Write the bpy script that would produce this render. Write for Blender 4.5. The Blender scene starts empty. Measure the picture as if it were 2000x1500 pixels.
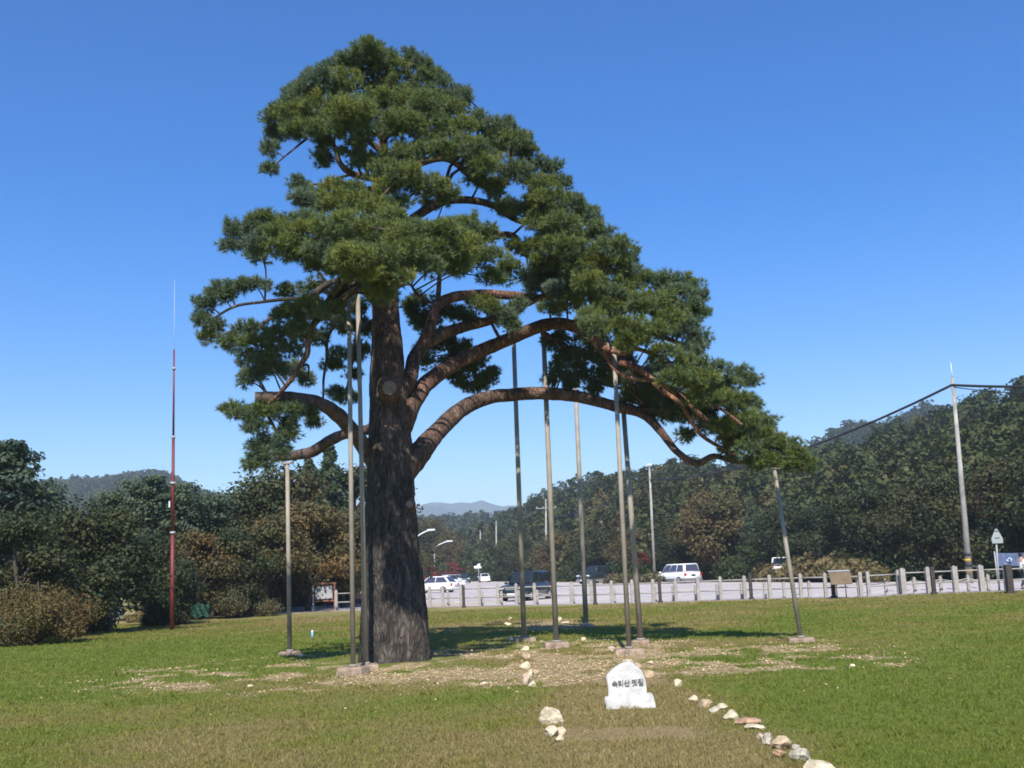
import bpy, bmesh, math, random
import numpy as np
from mathutils import Vector, Matrix, noise as mnoise
R = math.radians
scene = bpy.context.scene
COL = scene.collection
rng = np.random.default_rng(7)
random.seed(7)

# ------------------------------------------------------------------ camera
FPX, PITCH, ROLL, CAMZ = 2100.0, R(9.78), R(2.3), 1.7
F0 = Vector((0, math.cos(PITCH), math.sin(PITCH)))
U0 = Vector((0, -math.sin(PITCH), math.cos(PITCH)))
R0 = Vector((1, 0, 0))
CU = U0*math.cos(ROLL) + R0*math.sin(ROLL)
CR = R0*math.cos(ROLL) - U0*math.sin(ROLL)
cam_d = bpy.data.cameras.new('camera')
cam = bpy.data.objects.new('camera', cam_d); COL.objects.link(cam)
cam_d.sensor_width = 36; cam_d.lens = 36*FPX/2000
cam_d.clip_start = 0.1; cam_d.clip_end = 20000
m = Matrix((CR, CU, -F0)).transposed().to_4x4(); m.translation = Vector((0, 0, CAMZ))
cam.matrix_world = m
scene.camera = cam

# ------------------------------------------------------------------ sky and sun
SUN_EL, SUN_AZ = R(47), R(182)          # azimuth clockwise from +Y: almost straight behind the camera
SKY_STRENGTH, SUN_STRENGTH = 0.112, 4.5
w = bpy.data.worlds.new('World'); scene.world = w; w.use_nodes = True
nt = w.node_tree; nt.nodes.clear()
sky = nt.nodes.new('ShaderNodeTexSky'); sky.sky_type = 'NISHITA'; sky.sun_disc = False
sky.sun_elevation = SUN_EL; sky.sun_rotation = SUN_AZ
sky.air_density = 1.0; sky.dust_density = 0.15; sky.ozone_density = 5.0
bg = nt.nodes.new('ShaderNodeBackground'); bg.inputs[1].default_value = SKY_STRENGTH
out = nt.nodes.new('ShaderNodeOutputWorld')
hs = nt.nodes.new('ShaderNodeHueSaturation'); hs.inputs['Saturation'].default_value = 1.42; hs.inputs['Hue'].default_value = 0.511
nt.links.new(sky.outputs[0], hs.inputs['Color']); nt.links.new(hs.outputs[0], bg.inputs[0]); nt.links.new(bg.outputs[0], out.inputs[0])
sd = bpy.data.lights.new('sun', 'SUN'); sd.energy = SUN_STRENGTH; sd.angle = R(0.53); sd.color = (1.0, 0.95, 0.86)
so = bpy.data.objects.new('sun', sd); COL.objects.link(so)
sundir = Vector((math.sin(SUN_AZ)*math.cos(SUN_EL), math.cos(SUN_AZ)*math.cos(SUN_EL), math.sin(SUN_EL)))
so.rotation_euler = sundir.to_track_quat('Z', 'Y').to_euler()
scene.view_settings.view_transform = 'Standard'; scene.view_settings.look = 'None'
scene.view_settings.exposure = 0.64; scene.view_settings.gamma = 1.0
scene.cycles.pixel_filter_type = 'BLACKMAN_HARRIS'; scene.cycles.filter_width = 1.75
scene.cycles.max_bounces = 8; scene.cycles.transparent_max_bounces = 8; scene.cycles.volume_bounces = 1

# ------------------------------------------------------------------ measuring helpers (photo pixel -> place in the world)
def ray(px, py):
    return (F0 + CR*((px-1000)/FPX) + CU*((750-py)/FPX))
def at(px, py, Y):
    d = ray(px, py); return Vector((0, 0, CAMZ)) + d*(Y/d.y)
def sstep(a, b, x):
    t = np.clip((x-a)/(b-a), 0, 1); return t*t*(3-2*t)
def lawn_z(x, y):
    return -0.2*sstep(34, 48, y)
def onz(px, py, z=0.0):
    d = ray(px, py); t = (z-CAMZ)/d.z; return Vector((0, 0, CAMZ)) + d*t
def ong(px, py):
    z = 0.0
    for _ in range(8):
        p = onz(px, py, z); z = float(lawn_z(p.x, p.y))
    return Vector((p.x, p.y, z))
LOT = -0.2
def onlot(px, py): return onz(px, py, LOT)

def base_y(px): return float(np.interp(px, [400, 640, 840, 937, 1045, 1156, 1277, 1365, 1456, 1566, 1683, 1757, 1868, 1969, 2100, 2600], [1206, 1194, 1186, 1184, 1182, 1179.5, 1177, 1173.5, 1171, 1168, 1167, 1162, 1157, 1154, 1149, 1128]))
_fl = [onlot(q, base_y(q)) for q in range(400, 2600, 25)]
_fx = np.array([p.x for p in _fl]); _fy = np.array([p.y for p in _fl])
def yfence(x): return np.interp(x, _fx, _fy)
# value noise on arrays
_T = np.random.default_rng(99).random((256, 256)).astype(np.float32)
def vn(x, y):
    xi = np.floor(x).astype(int); yi = np.floor(y).astype(int)
    fx = x-xi; fy = y-yi; fx = fx*fx*(3-2*fx); fy = fy*fy*(3-2*fy)
    a = _T[xi & 255, yi & 255]; b = _T[(xi+1) & 255, yi & 255]; c = _T[xi & 255, (yi+1) & 255]; d = _T[(xi+1) & 255, (yi+1) & 255]
    return (a*(1-fx)+b*fx)*(1-fy)+(c*(1-fx)+d*fx)*fy
def fbm(x, y, o=4):
    s = 0; a = 0.5; t = 0
    for i in range(o):
        s = s+a*vn(x*2**i+17.3*i, y*2**i+5.1*i); t += a; a *= 0.55
    return s/t

# ------------------------------------------------------------------ mesh / object helpers
def tagp(o, label=None, cat=None, group=None, kind=None):
    if label: o['label'] = label
    if cat: o['category'] = cat
    if group: o['group'] = group
    if kind: o['kind'] = kind
    return o
def thing(name, label, cat, loc=(0, 0, 0), rz=0.0, group=None):
    o = bpy.data.objects.new(name, None); COL.objects.link(o)
    o.empty_display_size = 0.2
    o.location = loc; o.rotation_euler = (0, 0, rz)
    return tagp(o, label, cat, group)
def link(name, me, parent=None, mat=None):
    o = bpy.data.objects.new(name, me); COL.objects.link(o)
    if mat is not None and len(me.materials) == 0: me.materials.append(mat)
    if parent: o.parent = parent
    return o
def mesh_np(name, V, faces_n, idx, tint=None, smooth=False, attrs=None):
    """V (N,3); faces_n: verts per face (3 or 4); idx flat array"""
    me = bpy.data.meshes.new(name)
    V = np.asarray(V, np.float32); idx = np.asarray(idx, np.int32)
    nf = len(idx)//faces_n
    me.vertices.add(len(V)); me.vertices.foreach_set('co', V.ravel())
    me.loops.add(len(idx)); me.loops.foreach_set('vertex_index', idx.ravel())
    me.polygons.add(nf)
    me.polygons.foreach_set('loop_start', np.arange(0, nf*faces_n, faces_n, dtype=np.int32))
    me.polygons.foreach_set('loop_total', np.full(nf, faces_n, np.int32))
    if smooth: me.polygons.foreach_set('use_smooth', np.ones(nf, bool))
    A = dict(attrs or {})
    if tint is not None: A['tint'] = tint
    for k, v in A.items():
        a = me.attributes.new(k, 'FLOAT', 'POINT'); a.data.foreach_set('value', np.asarray(v, np.float32).ravel())
    me.update(calc_edges=True)
    return me
def quads(C, size, nrm=None, jit=0.6, aspect=1.0):
    """N leaf quads at C with half size; returns V, idx"""
    n = len(C); d = rng.normal(size=(n, 3)); d /= np.linalg.norm(d, axis=1)[:, None]
    N = d if nrm is None else nrm*(1-jit)+d*jit
    N /= np.linalg.norm(N, axis=1)[:, None]+1e-9
    r = rng.normal(size=(n, 3)); T = np.cross(N, r); T /= np.linalg.norm(T, axis=1)[:, None]+1e-9
    B = np.cross(N, T)
    s = (size*np.ones(n))[:, None]
    V = np.stack([C-T*s*aspect, C-B*s, C+T*s*aspect, C+B*s], 1).reshape(-1, 3)
    return V, np.arange(n*4)
class MB:
    """collects shapes in a bmesh; build() links one mesh object"""
    def __init__(s): s.bm = bmesh.new(); s.uv = None
    def box(s, c, sz, rot=None, bevel=0.0, taper=None):
        t = bmesh.new(); bmesh.ops.create_cube(t, size=1)
        for v in t.verts:
            k = 1.0
            if taper and v.co.z > 0: k = taper
            v.co = Vector((v.co.x*sz[0]*k, v.co.y*sz[1]*k, v.co.z*sz[2]))
        if bevel: bmesh.ops.bevel(t, geom=t.edges[:], offset=bevel, segments=2, affect='EDGES', profile=0.6)
        M = Matrix.Translation(c) @ (rot.to_4x4() if rot else Matrix.Identity(4))
        t.transform(M); s.join(t); return s
    def join(s, t):
        me = bpy.data.meshes.new('tmp'); t.to_mesh(me); s.bm.from_mesh(me); t.free(); bpy.data.meshes.remove(me)
    def bar(s, a, b, r, r2=None, n=10, cap=True):
        a = Vector(a); b = Vector(b); d = b-a; L = d.length
        t = bmesh.new(); bmesh.ops.create_cone(t, cap_ends=cap, segments=n, radius1=r, radius2=r if r2 is None else r2, depth=L)
        t.transform(Matrix.Translation((a+b)/2) @ d.to_track_quat('Z', 'Y').to_matrix().to_4x4())
        for f in t.faces: f.smooth = len(f.verts) == 4
        s.join(t); return s
    def ball(s, c, r, sc=(1, 1, 1), sub=2):
        t = bmesh.new(); bmesh.ops.create_icosphere(t, subdivisions=sub, radius=r)
        for v in t.verts: v.co = Vector((v.co.x*sc[0], v.co.y*sc[1], v.co.z*sc[2]))
        t.transform(Matrix.Translation(c))
        for f in t.faces: f.smooth = True
        s.join(t); return s
    def prism(s, pts, t0, t1, axis='y', bevel=0.0):
        """extrude 2D polygon (x,z) between y=t0 and y=t1"""
        t = bmesh.new()
        a = [t.verts.new((p[0], t0, p[1])) for p in pts]; b = [t.verts.new((p[0], t1, p[1])) for p in pts]
        t.faces.new(a); t.faces.new(b[::-1])
        for i in range(len(pts)): j = (i+1) % len(pts); t.faces.new((a[j], a[i], b[i], b[j]))
        bmesh.ops.recalc_face_normals(t, faces=t.faces[:])
        if bevel: bmesh.ops.bevel(t, geom=t.edges[:], offset=bevel, segments=2, affect='EDGES')
        s.join(t); return s
    def quad(s, ps, th=0.0):
        vs = [s.bm.verts.new(p) for p in ps]; s.bm.faces.new(vs); return s
    def tube(s, pts, rad, n=8):
        V, I = tube_np([Vector(p) for p in pts], rad, n)
        vs = [s.bm.verts.new(v) for v in V]
        for q in I.reshape(-1, 4):
            f = s.bm.faces.new([vs[i] for i in q]); f.smooth = True
        return s
    def build(s, name, mat, parent=None):
        me = bpy.data.meshes.new(name); s.bm.to_mesh(me); s.bm.free()
        if mat is not None: me.materials.append(mat)
        return link(name, me, parent)
def resample(pts, rad, seg):
    """Catmull-Rom"""
    P = [np.array(p, float) for p in pts]; n = len(P); oP = []; oR = []
    for i in range(n-1):
        p0 = P[max(i-1, 0)]; p1 = P[i]; p2 = P[i+1]; p3 = P[min(i+2, n-1)]
        for k in range(seg):
            t = k/seg
            oP.append(0.5*((2*p1)+(-p0+p2)*t+(2*p0-5*p1+4*p2-p3)*t*t+(-p0+3*p1-3*p2+p3)*t**3))
            oR.append(rad[i]*(1-t)+rad[i+1]*t)
    oP.append(P[-1]); oR.append(rad[-1])
    return np.array(oP), np.array(oR)
def tube_np(pts, rad, n=8):
    P = np.array([np.array(p, float) for p in pts]); k = len(P)
    rad = np.ones(k)*rad if np.isscalar(rad) else np.array(rad, float)
    T = np.gradient(P, axis=0); T /= np.linalg.norm(T, axis=1)[:, None]+1e-9
    ref = np.array([0, 1.0, 0]) if abs(T[:, 1]).mean() < 0.8 else np.array([1.0, 0, 0])
    A = np.cross(T, ref); A /= np.linalg.norm(A, axis=1)[:, None]+1e-9; B = np.cross(T, A)
    th = np.linspace(0, 2*math.pi, n, endpoint=False)
    V = P[:, None]+rad[:, None, None]*(A[:, None]*np.cos(th)[None, :, None]+B[:, None]*np.sin(th)[None, :, None])
    V = V.reshape(-1, 3)
    i = np.arange(k-1)[:, None]*n; j = np.arange(n)[None]; j2 = (j+1) % n
    I = np.stack([i+j, i+j2, i+n+j2, i+n+j], -1).reshape(-1, 4)
    # end caps as degenerate fans folded to a centre point
    V = np.vstack([V, P[0], P[-1]]); c0 = k*n; c1 = c0+1
    e = (k-1)*n
    caps = []
    for q in range(0, n, 2):
        caps.append([c0, (q+2) % n, (q+1) % n, q]); caps.append([c1, e+q, e+(q+1) % n, e+(q+2) % n])
    return V, np.vstack([I, np.array(caps)]).ravel()
class NP:
    """accumulates tubes / quads in numpy"""
    def __init__(s): s.V = []; s.I = []; s.n = 0; s.t = []
    def add(s, V, I, tint=0.5):
        s.V.append(V); s.I.append(np.asarray(I)+s.n); s.n += len(V); s.t.append(np.ones(len(V))*tint)
    def mesh(s, name, k=4, smooth=True):
        return mesh_np(name, np.vstack(s.V), k, np.concatenate(s.I), np.concatenate(s.t), smooth)

# ------------------------------------------------------------------ materials
def mat_new(name):
    m = bpy.data.materials.new(name); m.use_nodes = True
    nt = m.node_tree; b = nt.nodes['Principled BSDF']; return m, nt, b
def ramp(nt, stops):
    r = nt.nodes.new('ShaderNodeValToRGB'); e = r.color_ramp.elements
    while len(e) < len(stops): e.new(0.5)
    for k, (p, c) in enumerate(stops): e[k].position = p; e[k].color = (*c, 1)
    return r
def simple(name, col, rough=0.6, metal=0.0, var=0.12, scale=6.0, bump=0.0, spec=0.4, bscale=None, coat=0):
    m, nt, b = mat_new(name)
    tc = nt.nodes.new('ShaderNodeTexCoord'); n = nt.nodes.new('ShaderNodeTexNoise')
    n.inputs['Scale'].default_value = scale; n.inputs['Detail'].default_value = 6
    nt.links.new(tc.outputs['Object'], n.inputs['Vector'])
    lo = tuple(max(0, c*(1-var*1.6)) for c in col); hi = tuple(min(1, c*(1+var*1.6)) for c in col)
    r = ramp(nt, [(0.3, lo), (0.7, hi)]); nt.links.new(n.outputs['Fac'], r.inputs[0]); nt.links.new(r.outputs[0], b.inputs['Base Color'])
    b.inputs['Roughness'].default_value = rough; b.inputs['Metallic'].default_value = metal
    b.inputs['Specular IOR Level'].default_value = spec; b.inputs['Coat Weight'].default_value = coat
    if bump:
        n2 = nt.nodes.new('ShaderNodeTexNoise'); n2.inputs['Scale'].default_value = bscale or scale*4; n2.inputs['Detail'].default_value = 8
        nt.links.new(tc.outputs['Object'], n2.inputs['Vector'])
        bp = nt.nodes.new('ShaderNodeBump'); bp.inputs['Strength'].default_value = bump; bp.inputs['Distance'].default_value = 0.02
        nt.links.new(n2.outputs['Fac'], bp.inputs['Height']); nt.links.new(bp.outputs[0], b.inputs['Normal'])
    return m
def leafmat(name, stops, rough=0.6, trans=0.25, objvar=0.0, spec=0.3):
    """colour from the 'tint' attribute; slight per-object shift; part of the light passes through"""
    m, nt, b = mat_new(name)
    a = nt.nodes.new('ShaderNodeAttribute'); a.attribute_name = 'tint'
    src = a.outputs['Fac']
    if objvar:
        oi = nt.nodes.new('ShaderNodeObjectInfo')
        mm = nt.nodes.new('ShaderNodeMath'); mm.operation = 'MULTIPLY_ADD'
        mm.inputs[1].default_value = objvar; nt.links.new(oi.outputs['Random'], mm.inputs[0])
        s2 = nt.nodes.new('ShaderNodeMath'); s2.operation = 'SUBTRACT'; nt.links.new(src, s2.inputs[0]); s2.inputs[1].default_value = objvar/2
        nt.links.new(s2.outputs[0], mm.inputs[2]); src = mm.outputs[0]
    r = ramp(nt, stops); nt.links.new(src, r.inputs[0])
    nt.links.new(r.outputs[0], b.inputs['Base Color']); b.inputs['Roughness'].default_value = rough
    b.inputs['Specular IOR Level'].default_value = spec
    tr = nt.nodes.new('ShaderNodeBsdfTranslucent'); nt.links.new(r.outputs[0], tr.inputs[0])
    mx = nt.nodes.new('ShaderNodeMixShader'); mx.inputs[0].default_value = trans
    nt.links.new(b.outputs[0], mx.inputs[1]); nt.links.new(tr.outputs[0], mx.inputs[2])
    nt.links.new(mx.outputs[0], nt.nodes['Material Output'].inputs[0])
    return m
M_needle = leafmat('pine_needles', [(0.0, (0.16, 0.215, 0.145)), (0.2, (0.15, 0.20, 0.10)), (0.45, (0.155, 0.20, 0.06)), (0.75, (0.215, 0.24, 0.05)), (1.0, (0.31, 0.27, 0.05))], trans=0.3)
M_broad = leafmat('broad_leaves', [(0.0, (0.026, 0.044, 0.016)), (0.45, (0.048, 0.062, 0.020)), (0.85, (0.074, 0.070, 0.024)), (1.0, (0.105, 0.064, 0.024))], objvar=0.3)
M_orange = leafmat('autumn_leaves', [(0.0, (0.06, 0.07, 0.025)), (0.4, (0.10, 0.088, 0.03)), (0.75, (0.145, 0.095, 0.034)), (1.0, (0.24, 0.12, 0.035))], objvar=0.15)
M_redleaf = leafmat('red_leaves', [(0.0, (0.08, 0.03, 0.02)), (0.5, (0.15, 0.04, 0.025)), (1.0, (0.24, 0.06, 0.03))])
M_conif = leafmat('conifer_leaves', [(0.0, (0.04, 0.068, 0.042)), (0.5, (0.072, 0.105, 0.055)), (1.0, (0.12, 0.15, 0.08))], objvar=0.3)
M_bushg = leafmat('bush_leaves', [(0.0, (0.05, 0.06, 0.03)), (0.5, (0.10, 0.10, 0.045)), (1.0, (0.17, 0.13, 0.06))])
M_forest = leafmat('forest_leaves', [(0.0, (0.032, 0.050, 0.013)), (0.35, (0.048, 0.069, 0.016)), (0.6, (0.068, 0.078, 0.019)), (0.85, (0.092, 0.080, 0.022)), (1.0, (0.115, 0.076, 0.022))], trans=0.15)
M_bushor = leafmat('orange_bush_leaves', [(0.0, (0.06, 0.075, 0.022)), (0.4, (0.105, 0.095, 0.028)), (0.7, (0.155, 0.10, 0.032)), (1.0, (0.24, 0.105, 0.035))])
M_drygrass = leafmat('dry_grass', [(0.0, (0.10, 0.09, 0.035)), (0.5, (0.18, 0.14, 0.055)), (1.0, (0.27, 0.2, 0.09))])
M_hillsoil = simple('hill_soil', (0.035, 0.045, 0.022), 0.95, var=0.3, scale=0.05)

def barkmat():
    m, nt, b = mat_new('pine_bark')
    geo = nt.nodes.new('ShaderNodeNewGeometry'); sp = nt.nodes.new('ShaderNodeSeparateXYZ'); nt.links.new(geo.outputs['Position'], sp.inputs[0])
    tc = nt.nodes.new('ShaderNodeTexCoord')
    mp = nt.nodes.new('ShaderNodeMapping'); mp.inputs['Scale'].default_value = (1, 1, 0.30); nt.links.new(tc.outputs['Object'], mp.inputs[0])
    n = nt.nodes.new('ShaderNodeTexNoise'); n.inputs['Scale'].default_value = 1.3; n.inputs['Detail'].default_value = 5
    nt.links.new(tc.outputs['Object'], n.inputs['Vector'])
    a = nt.nodes.new('ShaderNodeAttribute'); a.attribute_name = 'tint'     # 0 old dark plates .. 1 young orange bark
    ma = nt.nodes.new('ShaderNodeMath'); ma.operation = 'MULTIPLY_ADD'; ma.inputs[1].default_value = 0.5
    s0 = nt.nodes.new('ShaderNodeMath'); s0.operation = 'SUBTRACT'; nt.links.new(a.outputs['Fac'], s0.inputs[0]); s0.inputs[1].default_value = 0.25
    nt.links.new(n.outputs['Fac'], ma.inputs[0]); nt.links.new(s0.outputs[0], ma.inputs[2])
    r = ramp(nt, [(0.0, (0.062, 0.056, 0.050)), (0.3, (0.084, 0.073, 0.064)), (0.55, (0.125, 0.088, 0.074)), (0.8, (0.17, 0.10, 0.078)), (1.0, (0.29, 0.15, 0.10))])
    nt.links.new(ma.outputs[0], r.inputs[0])
    vo = nt.nodes.new('ShaderNodeTexVoronoi'); vo.feature = 'DISTANCE_TO_EDGE'; vo.inputs['Scale'].default_value = 13
    n3 = nt.nodes.new('ShaderNodeTexNoise'); n3.inputs['Scale'].default_value = 5; nt.links.new(mp.outputs[0], n3.inputs['Vector'])
    va = nt.nodes.new('ShaderNodeVectorMath'); va.operation = 'MULTIPLY_ADD'; va.inputs[1].default_value = (0.35, 0.35, 0.35)
    nt.links.new(n3.outputs['Color'], va.inputs[0]); nt.links.new(mp.outputs[0], va.inputs[2]); nt.links.new(va.outputs[0], vo.inputs['Vector'])
    rr = ramp(nt, [(0.0, (0.45, 0.45, 0.45)), (0.2, (0.9, 0.9, 0.9)), (0.6, (1.2, 1.2, 1.2))]); nt.links.new(vo.outputs['Distance'], rr.inputs[0])
    n4 = nt.nodes.new('ShaderNodeTexNoise'); n4.inputs['Scale'].default_value = 9; n4.inputs['Detail'].default_value = 6; nt.links.new(mp.outputs[0], n4.inputs['Vector'])
    r4 = ramp(nt, [(0.3, (0.55, 0.55, 0.55)), (0.7, (1.6, 1.55, 1.48))]); nt.links.new(n4.outputs['Fac'], r4.inputs[0])
    mul = nt.nodes.new('ShaderNodeMix'); mul.data_type = 'RGBA'; mul.blend_type = 'MULTIPLY'; mul.inputs[0].default_value = 1
    nt.links.new(r.outputs[0], mul.inputs[6]); nt.links.new(rr.outputs[0], mul.inputs[7])
    mul2 = nt.nodes.new('ShaderNodeMix'); mul2.data_type = 'RGBA'; mul2.blend_type = 'MULTIPLY'; mul2.inputs[0].default_value = 1
    nt.links.new(mul.outputs[2], mul2.inputs[6]); nt.links.new(r4.outputs[0], mul2.inputs[7])
    n6 = nt.nodes.new('ShaderNodeTexNoise'); n6.inputs['Scale'].default_value = 3.2; n6.inputs['Detail'].default_value = 7; n6.inputs['Roughness'].default_value = 0.7; nt.links.new(mp.outputs[0], n6.inputs['Vector'])
    r6 = ramp(nt, [(0.50, (0, 0, 0)), (0.66, (0.75, 0.75, 0.75))]); nt.links.new(n6.outputs['Fac'], r6.inputs[0])
    lic = nt.nodes.new('ShaderNodeMix'); lic.data_type = 'RGBA'; lic.blend_type = 'MULTIPLY'; lic.inputs[7].default_value = (2.4, 2.2, 2.1, 1)
    nt.links.new(r6.outputs[0], lic.inputs[0]); nt.links.new(mul2.outputs[2], lic.inputs[6])
    nt.links.new(lic.outputs[2], b.inputs['Base Color'])
    bp = nt.nodes.new('ShaderNodeBump'); bp.inputs['Strength'].default_value = 0.9; bp.inputs['Distance'].default_value = 0.035
    nt.links.new(rr.outputs[0], bp.inputs['Height'])
    bp2 = nt.nodes.new('ShaderNodeBump'); bp2.inputs['Strength'].default_value = 0.6; bp2.inputs['Distance'].default_value = 0.012
    nt.links.new(n4.outputs['Fac'], bp2.inputs['Height']); nt.links.new(bp.outputs[0], bp2.inputs['Normal'])
    nt.links.new(bp2.outputs[0], b.inputs['Normal']); b.inputs['Roughness'].default_value = 0.9; b.inputs['Specular IOR Level'].default_value = 0.2
    return m
M_bark = barkmat()
M_bark2 = simple('grey_bark', (0.09, 0.075, 0.06), 0.9, var=0.3, scale=3, bump=0.6)
M_cutwood = simple('cut_wood', (0.21, 0.16, 0.135), 0.8, var=0.15, scale=10, bump=0.3)
M_limbcut = simple('bare_limb', (0.10, 0.068, 0.058), 0.9, var=0.35, scale=7, bump=0.8, bscale=30)
M_prop = simple('weathered_steel', (0.30, 0.265, 0.215), 0.6, metal=0.0, var=0.14, scale=2.5, bump=0.15)
M_conc = simple('concrete', (0.30, 0.22, 0.16), 0.95, var=0.28, scale=7, bump=0.9)
M_polec = simple('pale_concrete', (0.33, 0.315, 0.28), 0.9, var=0.22, scale=1.2, bump=0.3)
M_fence = simple('concrete_post', (0.34, 0.31, 0.28), 0.85, var=0.12, scale=5, bump=0.3)
M_rail = simple('rail', (0.33, 0.305, 0.28), 0.8, var=0.12, scale=5)
M_rope = simple('rope', (0.55, 0.53, 0.48), 0.9, var=0.08, scale=30)
M_bollard = simple('dark_timber', (0.05, 0.043, 0.036), 0.8, var=0.2, scale=6, bump=0.3)
M_red = simple('red_paint', (0.17, 0.03, 0.03), 0.5, var=0.15, scale=1.5)
M_whitep = simple('white_paint', (0.75, 0.76, 0.78), 0.5, var=0.04, scale=2)
M_stone = simple('white_granite', (0.60, 0.585, 0.55), 0.85, var=0.17, scale=9, bump=0.45, bscale=45)
M_letter = simple('engraved_letters', (0.15, 0.15, 0.155), 0.8, var=0.2, scale=60)
M_lot = simple('parking_concrete', (0.47, 0.42, 0.395), 0.9, var=0.07, scale=0.12, bump=0.15, bscale=6)
M_line = simple('line_paint', (0.74, 0.73, 0.71), 0.7, var=0.1, scale=2)
M_brown = simple('brown_wood', (0.16, 0.115, 0.065), 0.7, var=0.15, scale=5)
M_redwood = simple('red_wood', (0.19, 0.075, 0.055), 0.7, var=0.15, scale=5)
M_panel = simple('grey_panel', (0.36, 0.36, 0.36), 0.6, var=0.05, scale=3)
M_glass = simple('dark_glass', (0.02, 0.025, 0.03), 0.08, var=0.0, spec=0.6)
M_glassb = simple('blue_glass', (0.06, 0.06, 0.10), 0.1, var=0.0, spec=0.6)
M_carw = simple('white_car_paint', (0.82, 0.82, 0.81), 0.3, var=0.01, coat=0.5)
M_card = simple('dark_car_paint', (0.018, 0.028, 0.032), 0.28, var=0.02, coat=0.6)
M_cars = simple('silver_car_paint', (0.30, 0.30, 0.31), 0.35, metal=0.3, var=0.02, coat=0.4)
M_grey = simple('grey_plastic', (0.17, 0.17, 0.17), 0.6, var=0.05)
M_tyre = simple('tyre_rubber', (0.02, 0.02, 0.02), 0.85, var=0.1)
M_rim = simple('rim_metal', (0.45, 0.45, 0.46), 0.35, metal=0.6, var=0.05)
M_lamp = simple('headlamp_glass', (0.75, 0.76, 0.78), 0.15, var=0.02, spec=0.8)
M_tail = simple('tail_lamp', (0.42, 0.02, 0.02), 0.25, var=0.05)
M_plate = simple('number_plate', (0.75, 0.75, 0.72), 0.5, var=0.03)
M_cable = simple('black_cable', (0.02, 0.02, 0.022), 0.6, var=0.1)
M_banner = simple('blue_banner', (0.09, 0.125, 0.22), 0.7, var=0.15, scale=3)
M_skin = simple('skin', (0.5, 0.3, 0.21), 0.6, var=0.05)
M_hair = simple('black_hair', (0.015, 0.012, 0.011), 0.6, var=0.1)
M_cloth_w = simple('white_cloth', (0.78, 0.78, 0.78), 0.9, var=0.04)
M_cloth_d = simple('dark_cloth', (0.025, 0.035, 0.045), 0.9, var=0.1)
M_cloth_b = simple('blue_cloth', (0.07, 0.09, 0.2), 0.9, var=0.1)
M_cloth_y = simple('yellow_cloth', (0.5, 0.55, 0.1), 0.9, var=0.1)
M_cloth_g = simple('grey_cloth', (0.3, 0.32, 0.34), 0.9, var=0.1)
M_cloth_r = simple('red_cloth', (0.5, 0.03, 0.03), 0.9, var=0.1)
M_tarp = simple('pale_blue_sheet', (0.42, 0.52, 0.62), 0.7, var=0.1)
M_green = simple('green_net', (0.018, 0.07, 0.05), 0.8, var=0.2, scale=5)
M_bluepeg = simple('blue_plastic', (0.25, 0.45, 0.65), 0.5, var=0.05)
M_yellow = simple('yellow_tape', (0.5, 0.33, 0.04), 0.6, var=0.1)
M_rock = []
for nm, c in (('cream_rock', (0.55, 0.47, 0.32)), ('tan_rock', (0.44, 0.33, 0.21)), ('rust_rock', (0.42, 0.26, 0.16)), ('grey_rock', (0.42, 0.375, 0.29)), ('pink_rock', (0.50, 0.38, 0.28))):
    M_rock.append(simple(nm, c, 0.9, var=0.28, scale=9, bump=1.0, bscale=25))

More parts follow.
